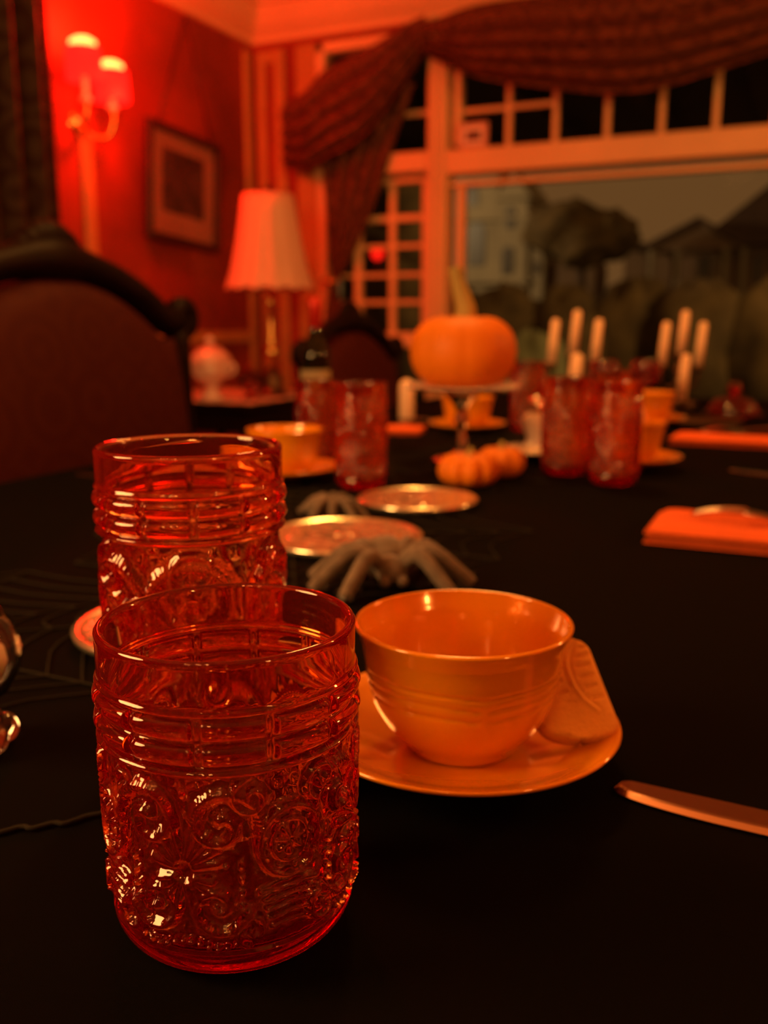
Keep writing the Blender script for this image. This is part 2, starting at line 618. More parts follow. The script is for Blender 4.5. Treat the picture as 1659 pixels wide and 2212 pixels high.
def blob_mesh(rx, ry, rz, seed, n=28, m=16, amp=.12):
    r_ = np.random.default_rng(seed)
    ph = r_.uniform(0, 6.28, (6, 3)); fr = r_.integers(2, 7, (6, 2))
    v, f = ball(1.0, n=n, m=m)
    out = []
    for x, y, z in v:
        t, p = math.atan2(y, x), math.asin(max(-1, min(1, z)))
        k = 1 + sum(amp * .5 * math.sin(fr[q][0] * t + ph[q][0]) * math.cos(fr[q][1] * p + ph[q][1]) for q in range(6))
        out.append((x * rx * k, y * ry * k, z * rz * k))
    return out, f


struct(mesh('ceiling_blocker', join(box(-9, 6, WY + .3, 9.3, 2.6, 2.7), *[box(x, x + .12, WY + .3, 9.3, 2.48, 2.6) for x in np.arange(-8.5, 5.5, .8)]), M['roof'], smooth=False))  # overhang added to block the sky and darken the upper lites
et = thing('blocker_tree', 'dark tree shape added outside to darken the small panes', 'tree', (-4.35, 9.9, -.3))  # added as a blocker so the left panes read dark
mesh('trunk', tube([(0, 0, 0), (0, 0, 1.2)], .09), M['roof'], et)
mesh('crown', join(*[moved(blob_mesh(.72 - .06 * i, .72 - .06 * i, .5, 60 + i, 22, 12), (0, 0, .8 + .42 * i)) for i in range(5)]), M['leaf'], et)
h = mesh('hedge', join(*[moved(blob_mesh(.75, .6, .95, 40 + i, 20, 12), (-6.2 + i * .95, 14 + .2 * math.sin(i * 2), .55 + .06 * math.sin(i * 1.7))) for i in range(10)]), M['leaf'])
tag(h, 'long dark clipped hedge outside beyond the big window pane', 'hedge')
s = mesh('shrub', blob_mesh(.55, .5, .62, 3, 32, 20, .08), M['paleleaf'], loc=(-3.45, 12.4, .22))
tag(s, 'pale rounded shrub outside, just right of the pumpkin', 'shrub')
t_ = thing('tree', 'dark spreading tree outside between tower house and low villa', 'tree', (-5.9, 26.0, -.3))
mesh('trunk', tube([(0, 0, 0), (.05, 0, 1.5), (0, .05, 3.2)], [.22, .17, .1]), M['roof'], t_)
mesh('crown', join(moved(blob_mesh(1.2, 1.0, .75, 11), (-.35, 0, 3.75)), moved(blob_mesh(.9, .9, .65, 12), (.6, .2, 3.55)), moved(blob_mesh(.7, .7, .5, 13), (.1, -.3, 3.2))), M['leaf'], t_)

tw = thing('tower_house', 'pale tower house outside with dark arched windows', 'building', (-9.2, 30, -.3))
mesh('wall', bbox(-1.5, .0, -1, 1.2, 0, 6.6, .05), M['stone'], tw, smooth=False)
mesh('wall', bbox(0, 1.0, -1.15, 1.2, 0, 5.0, .05), M['stone'], tw, smooth=False)
mesh('wall', bbox(1.0, 1.5, -1.0, 1.2, 0, 3.6, .05), M['stone'], tw, smooth=False)
mesh('wall', bbox(1.5, 3.0, -.6, 1.2, 0, 3.1, .05), M['stone2'], tw, smooth=False)
mesh('roof', extrude_poly([(-1.7, 6.6), (.2, 6.6), (-.75, 7.6)], lambda a, b, d: (a, d, b), -1.2, 1.4), M['roof'], tw, smooth=False)
mesh('roof', extrude_poly([(-.05, 5.0), (1.1, 5.0), (.5, 5.8)], lambda a, b, d: (a, d, b), -1.3, 1.3), M['stone'], tw, smooth=False)
mesh('roof', extrude_poly([(.95, 3.6), (1.6, 3.6), (1.0, 4.4)], lambda a, b, d: (a, d, b), -1.1, 1.3), M['stone'], tw, smooth=False)


def arched(w, h_):
    pts = [(-w / 2, 0), (w / 2, 0)]
    pts += [(w / 2 * math.cos(a), h_ - w / 2 + w / 2 * math.sin(a)) for a in np.linspace(0, PI, 9)]
    return pts


for x, z, w, hh, yf in ((-.72, 3.05, .55, 1.35, -1.0), (.42, 4.15, .32, .62, -1.15), (.36, 2.75, .36, .85, -1.15), (-.9, 4.9, .4, .7, -1.0), (1.25, 2.75, .2, .4, -1.0)):
    mesh('arched_window', extrude_poly(arched(w, hh), lambda a, b, d, x=x, z=z: (a + x, d, b + z), yf - .04, yf + .02), M['dim'], tw, smooth=False)
for z in (2.5, 4.4):
    mesh('string_course', box(-1.55, 1.05, -1.22, -.95, z, z + .12), M['stone'], tw, smooth=False)

vl = thing('villa', 'low brown villa outside with gabled porch and columns', 'building', (-3.0, 30, -.3))
mesh('wall', bbox(-2.4, 4, -.4, 3, 0, 3.45, .04), M['stone2'], vl, smooth=False)
mesh('gable', extrude_poly([(-1.7, 3.35), (1.1, 3.35), (-.1, 4.0), (-.5, 4.05)], lambda a, b, d: (a, d, b), -1.0, -.4), M['stone2'], vl, smooth=False)
mesh('roof', extrude_poly([(-2.6, 3.5), (-1.6, 3.42), (-.2, 4.1), (1.0, 3.42), (4.2, 3.5), (4.2, 3.62), (1.0, 3.56), (-.2, 4.25), (-1.6, 3.56), (-2.6, 3.64)], lambda a, b, d: (a, d, b), -1.2, -.3), M['roof'], vl, smooth=False)
mesh('roof', extrude_poly([(-.4, 3.6), (4.4, 3.6), (3.4, 5.2), (1.6, 5.2)], lambda a, b, d: (a, d, b), 0, 2.6), M['roof'], vl, smooth=False)
for x in (-1.5, -.75, .55, 1.05):
    mesh('column', moved(lathe([(0, 0), (.11, 0), (.11, .1), (.08, .15), (.07, 3.2), (.11, 3.28), (.11, 3.36), (0, 3.36)], 12), (x, -.9, 0)), M['stone'], vl)
mesh('door', box(-.25, .15, -.44, -.38, 2.2, 3.2), M['dim'], vl, smooth=False)
for x in (1.35, 1.75, 2.15, 2.55):
    mesh('narrow_window', box(x, x + .16, -.44, -.38, 2.4, 3.15), M['dim'], vl, smooth=False)

ln = thing('red_reflection', 'small red glow standing in for the wall lamp reflected in the small panes', 'reflection', (-3.95, 8.55, 1.62))  # added glowing ball in place of the wall lamp mirrored in the panes
mesh('glow_ball', ball(.06, (0, 0, 0), 16, 10, (1, 1, 1.15)), M['redglow'], ln)
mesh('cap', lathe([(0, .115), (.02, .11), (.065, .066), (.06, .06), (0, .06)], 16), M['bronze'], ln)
mesh('pole', tube([(0, 0, -.065), (0, 0, -1.92)], .015), M['bronze'], ln)  # cap and pole are made up to carry the glow

# ------------------------------------------------------------------ drapery
def drape_surface(top, bot, nu, nv, folds, amp, y0, phase=0.0, sag=0.0, thick=.012, seed=1):
    """top / bottom edge control points (x,z) -> hanging cloth with folds that follow the edges"""
    T, B = smooth_path(top, nu), smooth_path(bot, nu)
    r_ = np.random.default_rng(seed)
    ph = r_.uniform(0, 6.28, 4)
    G = np.zeros((nv, nu, 3))
    for j in range(nv):
        w = j / (nv - 1)
        for i in range(nu):
            u = i / (nu - 1)
            ww = w + .02 * math.sin(5 * u * PI + ph[0])
            x, z = T[i] * (1 - ww) + B[i] * ww
            s_ = 2 * abs(math.sin(PI * folds * (w ** 1.25) + phase + .5 * math.sin(2.2 * u + ph[1]))) ** .7 - 1
            env = math.sin(PI * min(1, max(0, .12 + .76 * u))) ** .5
            y = y0 - amp * env * (s_ * .5 + .5) * (.45 + .55 * w) - .05 * math.sin(PI * u) * w
            G[j, i] = (x, y, z)
    return sheet(G, thick, (0, -1, 0))


cur = thing('window_drapery', 'brown damask swag and tail draped across the window top', 'curtain', (0, 0, 0))
mesh('jabot', drape_surface([(-2.64, 2.05), (-2.50, 2.12), (-2.36, 2.20), (-2.03, 2.325), (-1.83, 2.40)],
                            [(-2.62, 1.745), (-2.50, 1.715), (-2.39, 1.725), (-2.13, 1.83), (-1.93, 2.05), (-1.81, 2.24)], 60, 90, 4.2, .11, 4.53, .6), M['drape'], cur)
mesh('swag', drape_surface([(-1.93, 2.36), (-1.6, 2.41), (-0.85, 2.40), (-.1, 2.41), (.25, 2.38)],
                           [(-1.86, 2.235), (-1.60, 2.105), (-1.36, 2.02), (-1.076, 1.955), (-.84, 1.935), (-.60, 1.945), (-.26, 2.02), (.1, 2.14), (.25, 2.24)], 100, 100, 4.6, .12, 4.53, .2, seed=4), M['drape'], cur)


def tail(rows, y0, folds, amp, nu=40):
    L_, R_ = smooth_path([r[0] for r in rows], 60), smooth_path([r[1] for r in rows], 60)
    G = np.zeros((60, nu, 3))
    for j in range(60):
        for i in range(nu):
            u = i / (nu - 1)
            x, z = L_[j] * (1 - u) + R_[j] * u
            w = abs(R_[j][0] - L_[j][0])
            G[j, i] = (x, y0 - amp * min(1, w * 3.5) * (.5 + .5 * math.sin(2 * PI * folds * u + j * .015)), z)
    return sheet(G, .01, (0, -1, 0))


mesh('tail', tail([((-2.43, 1.95), (-1.88, 2.10)), ((-2.40, 1.74), (-1.98, 1.86)), ((-2.375, 1.53), (-2.10, 1.55)), ((-2.37, 1.30), (-2.25, 1.28)), ((-2.365, 1.17), (-2.325, 1.15)), ((-2.40, .98), (-2.30, .98)), ((-2.43, .6), (-2.28, .6)), ((-2.44, .25), (-2.26, .25))], 4.53, 4.5, .05), M['drape'], cur)
mesh('tieback', tube([(-2.39, 4.49, 1.165), (-2.345, 4.46, 1.155), (-2.30, 4.49, 1.165)], .014), M['brass'], cur)

sd = thing('side_curtain', 'dark striped curtain hanging beside the red wall lamp', 'curtain', (0, 0, 0))
G = np.zeros((12, 60, 3))
for j in range(12):
    for i in range(60):
        u = i / 59
        G[j, i] = (WX + .07 + .045 * math.sin(u * 2 * PI * 5), 2.35 + u * .66, 2.40 - j / 11 * 2.38)
mesh('panel', sheet(G, .008, (1, 0, 0)), M['sidedrape'], sd)
mesh('curtain_rod', tube([(WX + .07, 2.25, 2.41), (WX + .07, 3.12, 2.41)], .014), M['brass'], sd)

# ------------------------------------------------------------------ wall lamp (red sconce)
sc = thing('wall_sconce', 'red glowing two-shade wall lamp with curled brass arms', 'wall lamp', (WX, 3.22, 1.76))
mesh('backplate', moved(lathe([(0, -.006), (.05, -.006), (.052, .004), (.03, .012), (.02, .02), (0, .022)], 24), mtx=Matrix.Rotation(R(90), 4, 'Y')), M['brass'], sc)
for dy in (-.075, .085):
    p = smooth_path([(0.01, 0, 0), (.05, dy * .3, -.05), (.10, dy * .8, -.05), (.12, dy, .01), (.12, dy, .07)], 24)
    mesh('arm', tube(p, .008), M['brass'], sc)
    z0 = .17 if dy < 0 else .12
    mesh('candle_sleeve', moved(lathe([(0, .06), (.024, .06), (.022, .075), (.012, .08), (.012, z0), (0, z0)], 16), (.12, dy, 0)), M['white'], sc)
    shp = lathe([(.074, z0 - .03), (.070, z0 + .09), (.067, z0 + .09), (.071, z0 - .03), (.074, z0 - .03)], 32)
    sh = mesh('shade', moved(shp, (.12, dy, 0)), M['redshade'], sc)
    bl = mesh('bulb', moved(lathe([(0, z0), (.012, z0), (.03, z0 + .05), (.052, z0 + .09), (.052, z0 + .115), (.03, z0 + .128), (0, z0 + .132)], 20), (.12, dy, 0)), M['bulb'], sc)
lamp('sconce_light', (WX + .14, 3.15, 2.12), 26, RED, .05)
lamp('sconce_light', (WX + .26, 3.24, 1.88), 20, RED, .05)

# ------------------------------------------------------------------ framed picture
pf = thing('framed_picture', 'dark-framed engraving with wide mount hung on the red wall', 'picture', (WX + .02, 3.90, 1.58))
pf.rotation_euler = (R(-4.0), 0, 0)


def frame_ring(w, h_, b, t, d):
    parts = []
    for (x0, x1, z0, z1) in ((-w, w, h_ - b, h_), (-w, w, -h_, -h_ + b), (-w, -w + b, -h_ + b, h_ - b), (w - b, w, -h_ + b, h_ - b)):
        parts.append(bbox(0, d, x0, x1, z0, z1, t))
    return join(*parts)


mesh('frame', frame_ring(.285, .265, .032, .005, .035), M['frame'], pf, smooth=False)
mesh('mount', box(.002, .010, -.255, .255, -.235, .235), M['mount'], pf, smooth=False)
mesh('print', box(.010, .012, -.165, .165, -.125, .165), M['print'], pf, smooth=False)
mesh('glazing', box(.016, .018, -.255, .255, -.235, .235), M['pane'], pf, smooth=False)
mesh('hanging_wire', join(tube([(.01, -.2, .25), (.006, 0.02, .80)], .004, 6), tube([(.01, .24, .25), (.006, .02, .80)], .004, 6)), M['frame'], pf)

pk = thing('small_framed_print', 'little pink framed card standing on the window transom', 'picture', (-1.585, WY - .06, 1.782))
mesh('frame', join(*[bbox(*q, .003) for q in ((-.075, .075, 0, .02, .10, .118), (-.075, .075, 0, .02, 0, .018), (-.075, -.055, 0, .02, .018, .10), (.055, .075, 0, .02, .018, .10))]), M['mount'], pk, smooth=False)
mesh('card', box(-.055, .055, .006, .012, .018, .10), M['white'], pk, smooth=False)
mesh('print', box(-.035, .04, .003, .006, .035, .08), M['print'], pk, smooth=False)

# ------------------------------------------------------------------ side table and what stands on it
st = thing('side_table', 'small dark wooden side table in the corner by the curtain', 'table', (-2.44, 3.66, 0))
mesh('top', bbox(-.34, .34, -.37, .37, .575, .61, .008), M['wood'], st, smooth=False)
mesh('apron', box(-.30, .30, -.33, .33, .48, .575), M['wood'], st, smooth=False)
for sx in (-1, 1):
    for sy in (-1, 1):
        mesh('leg', moved(lathe([(0, 0), (.018, 0), (.024, .05), (.016, .1), (.028, .4), (.032, .48), (0, .48)], 14), (sx * .27, sy * .30, 0)), M['wood'], st)
n = 40
G = np.zeros((n, n, 3))
for i in range(n):
    for j in range(n):
        x, y = -.345 + .69 * i / (n - 1), -.375 + .75 * j / (n - 1)
        G[i, j] = (x, y, .6125 + .0012 * math.sin(x * 60) * math.sin(y * 55))
cl = mesh('lace_table_cover', sheet(G, .0025, (0, 0, 1)), M['lace'], loc=(-2.44, 3.66, .0025))
tag(cl, 'pinkish white lace cover spread on the small side table', 'table cover')

lp = thing('table_lamp', 'brass table lamp with pleated pale pink scalloped shade', 'lamp', (-2.22, 3.66, .617))
mesh('base', lathe([(0, 0), (.075, 0), (.078, .012), (.06, .025), (.045, .04), (.05, .075), (.034, .11), (.02, .125), (0, .125)], 28), M['bronze'], lp)
mesh('column', lathe([(0, .12), (.016, .12), (.013, .15), (.03, .17), (.038, .195), (.03, .22), (.012, .235), (.02, .25), (.012, .265), (.011, .40), (.018, .415), (.011, .43), (.011, .60), (0, .60)], 20), M['brass'], lp)


def pleat(t, i, r, z):
    k = 1 + .022 * math.cos(t * 14)
    if i in (0, 9):
        z += .012 * abs(math.sin(t * 7))
    if i in (4, 5):
        z += .010 * abs(math.sin(t * 7))
    return r * k, z


mesh('shade', lathe([(.196, .468), (.168, .56), (.142, .68), (.122, .80), (.112, .868), (.109, .868), (.119, .80), (.139, .68), (.165, .56), (.193, .468)], 112, pleat), M['shade'], lp)
mesh('finial', moved(ball(.019, (.0, 0, .90), 14, 10), (0, 0, 0)), M['bronze'], lp)
mesh('harp', tube([(0, 0, .58), (.0, 0, .885)], .004), M['bronze'], lp)

tu = thing('tureen', 'white and pink lidded china tureen on a pedestal foot', 'tureen', (-2.36, 3.385, .617))
mesh('bowl', lathe([(0, 0), (.055, 0), (.058, .008), (.04, .02), (.022, .04), (.026, .06), (.06, .085), (.088, .12), (.092, .15), (.086, .152), (.08, .12), (0, .09)], 36), M['china'], tu)
ld = mesh('lid', lathe([(.096, .152), (.097, .160), (.085, .185), (.055, .215), (.025, .23), (.012, .236), (0, .236)], 36), M['china'], tu)
mesh('knob', lathe([(0, .234), (.01, .236), (.022, .25), (.02, .265), (0, .272)], 20), M['china'], ld)
for s_ in (-1, 1):
    mesh('handle', tube(smooth_path([(s_ * .086, 0, .14), (s_ * .118, 0, .15), (s_ * .12, 0, .12), (s_ * .075, 0, .10)], 14), .007), M['china'], tu)

bw = thing('ornament_dish', 'small pink footed dish between tureen and lamp', 'dish', (-2.20, 3.44, .617))
mesh('bowl', lathe([(0, 0), (.035, 0), (.03, .01), (.012, .025), (.02, .035), (.05, .055), (.058, .085), (.054, .085), (.046, .058), (0, .042)], 28), M['cranberry'], bw)
mesh('lid', lathe([(.056, .087), (.05, .105), (.02, .125), (.008, .13), (.014, .145), (0, .155)], 28), M['cranberry'], bw)

pc = thing('pillar_candle', 'short fat ivory candle at the right end of the side table', 'candle', (-2.13, 3.86, .617))
mesh('wax', lathe([(0, 0), (.048, 0), (.05, .004), (.05, .125), (.046, .13), (.03, .124), (0, .122)], 28), M['wax'], pc)
mesh('wick', tube([(0, 0, .12), (.002, 0, .135)], .002, 6), M['wick'], pc)

# ------------------------------------------------------------------ chairs
def chair(name, label, loc, rotz=0.0, s=1.0):
    t = thing(name, label, 'chair', loc, rotz, 'carved dining chairs')
    t.scale = (s, s, s)
    zt = [(-.315, .935), (-.27, .935), (-.21, .975), (-.12, 1.012), (0, 1.03), (.12, 1.012), (.21, .975), (.27, .935), (.315, .935)]
    arc = smooth_path(zt, 61)
    lean = lambda z: -.10 * max(0, (z - .45)) ** 1.2
    # upholstered pad
    G = np.zeros((30, 61, 3))
    for j in range(30):
        w = j / 29
        for i in range(61):
            u = i / 60
            sy = arc[i][0] * .88
            z = .52 * (1 - w) + (arc[i][1] - .03) * w
            puff = .045 * (max(0, math.sin(PI * u)) ** .4) * (max(0, math.sin(PI * w)) ** .4)
            G[j, i] = (lean(z) + .012 + puff, sy, z)
    mesh('backrest', sheet(G, .05, (1, 0, 0)), M['uphol'], t)
    # arched top rail
    pts = [(lean(z), y, z) for y, z in arc]
    rr = [.026 + .012 * math.exp(-((y) / .06) ** 2) for y, z in arc]
    mesh('top_rail', tube(pts, rr, 14), M['wood'], t)
    for sg in (-1, 1):
        sp = [(lean(.925) + .004, sg * .305, .925)] + [(lean(.925) + .004 + .0, sg * (.315 + .022 * math.cos(a)), .94 + .022 * math.sin(a)) for a in np.linspace(-1.2, 4.0, 14)]
        mesh('ear_scroll', tube(sp, .021, 10), M['wood'], t)
        mesh('stile', tube(smooth_path([(lean(.93), sg * .305, .93), (lean(.75), sg * .285, .75), (lean(.55), sg * .275, .55), (0, sg * .27, .44)], 14), .024, 12), M['wood'], t)
    cr = []
    for k in range(9):
        a = (k - 4) / 4
        cr.append(ball(.020 + .013 * math.cos(a * 1.5), (lean(1.03), a * .070, 1.026 + .032 * math.cos(a * 1.57)), 14, 10, (.7, 1, 1)))
    cr.append(ball(.022, (lean(1.07), 0, 1.064), 14, 10, (.6, 1.2, .8)))
    mesh('crest_carving', join(*cr), M['wood'], t)
    # seat
    G = np.zeros((24, 24, 3))
    for i in range(24):
        for j in range(24):
            u, w = i / 23, j / 23
            G[i, j] = (.0 + .46 * u, (w - .5) * (.52 + .06 * u), .455 + .05 * (math.sin(PI * u) * math.sin(PI * w)) ** .4)
    mesh('seat', sheet(G, .03, (0, 0, 1)), M['uphol'], t)
    mesh('seat_rail', box(-.01, .47, -.28, .28, .37, .43), M['wood'], t, smooth=False)
    for (x, y, k) in ((.44, -.26, 1), (.44, .26, 1), (.0, -.24, 0), (.0, .24, 0)):
        if k:
            g = smooth_path([(x, y, .40), (x + .03, y * 1.05, .30), (x, y, .12), (x + .03, y * 1.05, .015)], 14)
        else:
            g = smooth_path([(x, y, .42), (x - .02, y, .2), (x - .07, y, .0)], 14)
        mesh('leg', tube(g, np.linspace(.032, .018, 14), 12), M['wood'], t)
    return t


chair('dining_chair', 'large carved wine-red chair at the near side of the table edge', (-1.06, 1.165, 0), 0, 1.01)
chair('dining_chair', 'farther carved wine-red chair below the curtain tail', (-1.12, 2.34, 0), 0, .92)

# ------------------------------------------------------------------ table and cloth
TX0, TX1, TY0, TY1 = -.885, .42, -.35, 2.55
tb = thing('dining_table', 'long dining table hidden under the black cloth', 'table', ((TX0 + TX1) / 2, (TY0 + TY1) / 2, 0))
hx, hy = (TX1 - TX0) / 2 - .01, (TY1 - TY0) / 2 - .01
mesh('top', bbox(-hx, hx, -hy, hy, .71, .745, .006), M['wood'], tb, smooth=False)
for sx in (-1, 1):
    for sy in (-1, 1):
        mesh('leg', moved(lathe([(0, 0), (.03, 0), (.04, .08), (.026, .16), (.045, .5), (.05, .71), (0, .71)], 18), (sx * .12, sy * (hy - .35), 0)), M['wood'], tb)
v, f = box(TX0, TX1, TY0, TY1, .746, .75)
# hanging skirt with soft folds around the top
per = []
for x in np.linspace(TX0, TX1, 40)[:-1]: per.append((x, TY0, 0, -1))
for y in np.linspace(TY0, TY1, 80)[:-1]: per.append((TX1, y, 1, 0))
for x in np.linspace(TX1, TX0, 40)[:-1]: per.append((x, TY1, 0, 1))
for y in np.linspace(TY1, TY0, 80)[:-1]: per.append((TX0, y, -1, 0))
K = len(per)
sv, sf = [], []
for j, z in enumerate((.75, .748, .735, .69, .64, .59)):
    for i, (x, y, nx, ny) in enumerate(per):
        o = (0, .004, .008, .014, .02, .024)[j] + (0, 0, 0, .006, .012, .018)[j] * math.sin(i * 1.25)
        sv.append((x + nx * o, y + ny * o, z))
for j in range(5):
    for i in range(K):
        i2 = (i + 1) % K
        sf.append((j * K + i, (j + 1) * K + i, (j + 1) * K + i2, j * K + i2))
tc_ = mesh('tablecloth', join((v, f), (sv, sf)), M['black'], smooth=False)
tag(tc_, 'plain black cloth covering the whole dining table', 'tablecloth')
ZT = .7503

# lace web runner
def web_threads(cx, cy, rad, spokes, rings, seed):
    r_ = np.random.default_rng(seed)
    ang = np.sort(np.linspace(0, 2 * PI, spokes, endpoint=False) + r_.uniform(-.12, .12, spokes))
    ln_ = rad * r_.uniform(.75, 1.15, spokes)
    parts = []
    for a, l in zip(ang, ln_):
        parts.append(tube([(cx, cy, 0), (cx + l * math.cos(a) * .5, cy + l * math.sin(a) * .5, .0003), (cx + l * math.cos(a), cy + l * math.sin(a), 0)], .0007, 5, False))
    for q in range(1, rings + 1):
        k = (q / rings) ** 1.1
        for i in range(spokes):
            a0, a1 = ang[i], ang[(i + 1) % spokes] + (2 * PI if i == spokes - 1 else 0)
            l0, l1 = ln_[i] * k, ln_[(i + 1) % spokes] * k
            am, lm = (a0 + a1) / 2, (l0 + l1) / 2 * .86
            pp = smooth_path([(l0 * math.cos(a0), l0 * math.sin(a0)), (lm * math.cos(am), lm * math.sin(am)), (l1 * math.cos(a1), l1 * math.sin(a1))], 6)
            parts.append(tube([(cx + p_[0], cy + p_[1], .0002) for p_ in pp], .0006, 5, False))
    return parts


wp = []
for cx, cy, rad, sp_, rg, sd_ in ((-.50, .36, .19, 11, 8, 1), (-.42, .72, .22, 12, 8, 2), (-.50, 1.12, .24, 12, 7, 3), (-.44, 1.55, .24, 12, 7, 4), (-.40, .17, .11, 9, 6, 5)):
    wp += web_threads(cx, cy, rad, sp_, rg, sd_)
edge = smooth_path([C(-.20, .29)[:2], C(-.15, .318)[:2], C(-.11, .335)[:2], C(-.06, .40)[:2]], 50)
wp.append(tube([(q[0], q[1] + .0015 * math.sin(i * 1.3), .0004) for i, q in enumerate(edge)], .0011, 5))
wr = mesh('cobweb_runner', join(*wp), M['web'], loc=(0, 0, ZT + .0006))
tag(wr, 'dark lacy cobweb runner laid along the middle of the black cloth', 'table runner')

# ------------------------------------------------------------------ pressed ruby tumblers
def pattern_field(nu, nw, asp):
    """relief of two alternating motifs over one period; returns nw x nu heights 0..1. u runs 0..1 (one period), w 0..1 (up); asp = period width / height"""
    U, W = np.meshgrid(np.linspace(0, 1, nu, endpoint=False), np.linspace(0, 1, nw))
    X = U * asp
    Hh = np.zeros_like(X)

    def curve(pts, sig, amp, closed=False):
        nonlocal Hh
        d2 = np.full(X.shape, 9.0)
        for (px, pw) in pts:
            dx = X - px
            dx = np.minimum(np.abs(dx), asp - np.abs(dx))
            d2 = np.minimum(d2, dx * dx + (W - pw) ** 2)
        Hh = np.maximum(Hh, amp * np.exp(-d2 / (sig * sig)))

    def spiral(cx, cw, r0, r1, a0, turns, sg, sig=.028, amp=1.0):
        t = np.linspace(0, 1, 60)
        a = a0 + sg * t * turns * 2 * PI
        r = r0 + (r1 - r0) * t
        curve(np.c_[(cx + r * np.cos(a)) % asp, cw + r * np.sin(a)], sig, amp)

    def petal(cx, cw, a, l0, l1, sig=.026, amp=.9):
        t = np.linspace(l0, l1, 12)
        curve(np.c_[(cx + t * math.cos(a)) % asp, cw + t * math.sin(a)], sig, amp)

    def bead(cx, cw, r, amp=1.0):
        nonlocal Hh
        dx = X - (cx % asp)
        dx = np.minimum(np.abs(dx), asp - np.abs(dx))
        d2 = dx * dx + (W - cw) ** 2
        Hh = np.maximum(Hh, amp * np.sqrt(np.clip(1 - d2 / (r * r), 0, 1)))

    c1, c2 = asp * .25, asp * .75
    for sg in (-1, 1):
        spiral(c1 + sg * .20, .74, .03, .21, PI / 2, 1.30, -sg, .036)
        spiral(c1 + sg * .17, .28, .02, .17, -PI / 2, 1.20, sg, .032)
        for q in range(4):
            petal(c1, .50, PI / 2 + sg * (.25 + .38 * q), .06, .24 - .02 * q, .032)
            petal(c1, .46, -PI / 2 + sg * (.25 + .36 * q), .06, .19 - .015 * q, .030)
        for q in range(6):
            bead(c1 + sg * (.02 + .048 * q), .06 + .02 * math.cos(q), .022)
            bead(c1 + sg * .30, .12 + q * .075, .020)
        spiral(c2 + sg * .20, .88, .02, .11, PI, 1.2, sg, .022)
        spiral(c2 + sg * .21, .14, .02, .10, PI, 1.2, -sg, .022)
    # medallion
    t = np.linspace(0, 2 * PI, 90)
    curve(np.c_[(c2 + .17 * np.cos(t)) % asp, .60 + .19 * np.sin(t)], .024, 1.0)
    curve(np.c_[(c2 + .10 * np.cos(t)) % asp, .60 + .115 * np.sin(t)], .016, .7)
    for q in range(9):
        a = q * 2 * PI / 9
        bead(c2 + .135 * math.cos(a), .60 + .15 * math.sin(a), .017, .8)
    for q in range(7):
        petal(c2, .60, q * 2 * PI / 7 + .2, .02, .075, .018, .8)
    # basket / fan below the medallion
    for q in range(5):
        curve(np.c_[np.linspace(c2 - .16 + .015 * q, c2 + .16 - .015 * q, 30) % asp, .33 - .052 * q + .02 * np.cos(np.linspace(-1.5, 1.5, 30))], .017, .75)
    for k in range(14):
        bx, bw_ = rng.uniform(0, asp), rng.uniform(.02, .98)
        if Hh[int(bw_ * (nw - 1)), int(bx / asp * nu) % nu] < .25:
            bead(bx, bw_, rng.uniform(.012, .022), .75)
    noise = .10 * np.sin(X * 61 + 4 * W) * np.sin(W * 47 + 3 * X)
    return np.clip(Hh + noise * (1 - Hh), 0, 1)


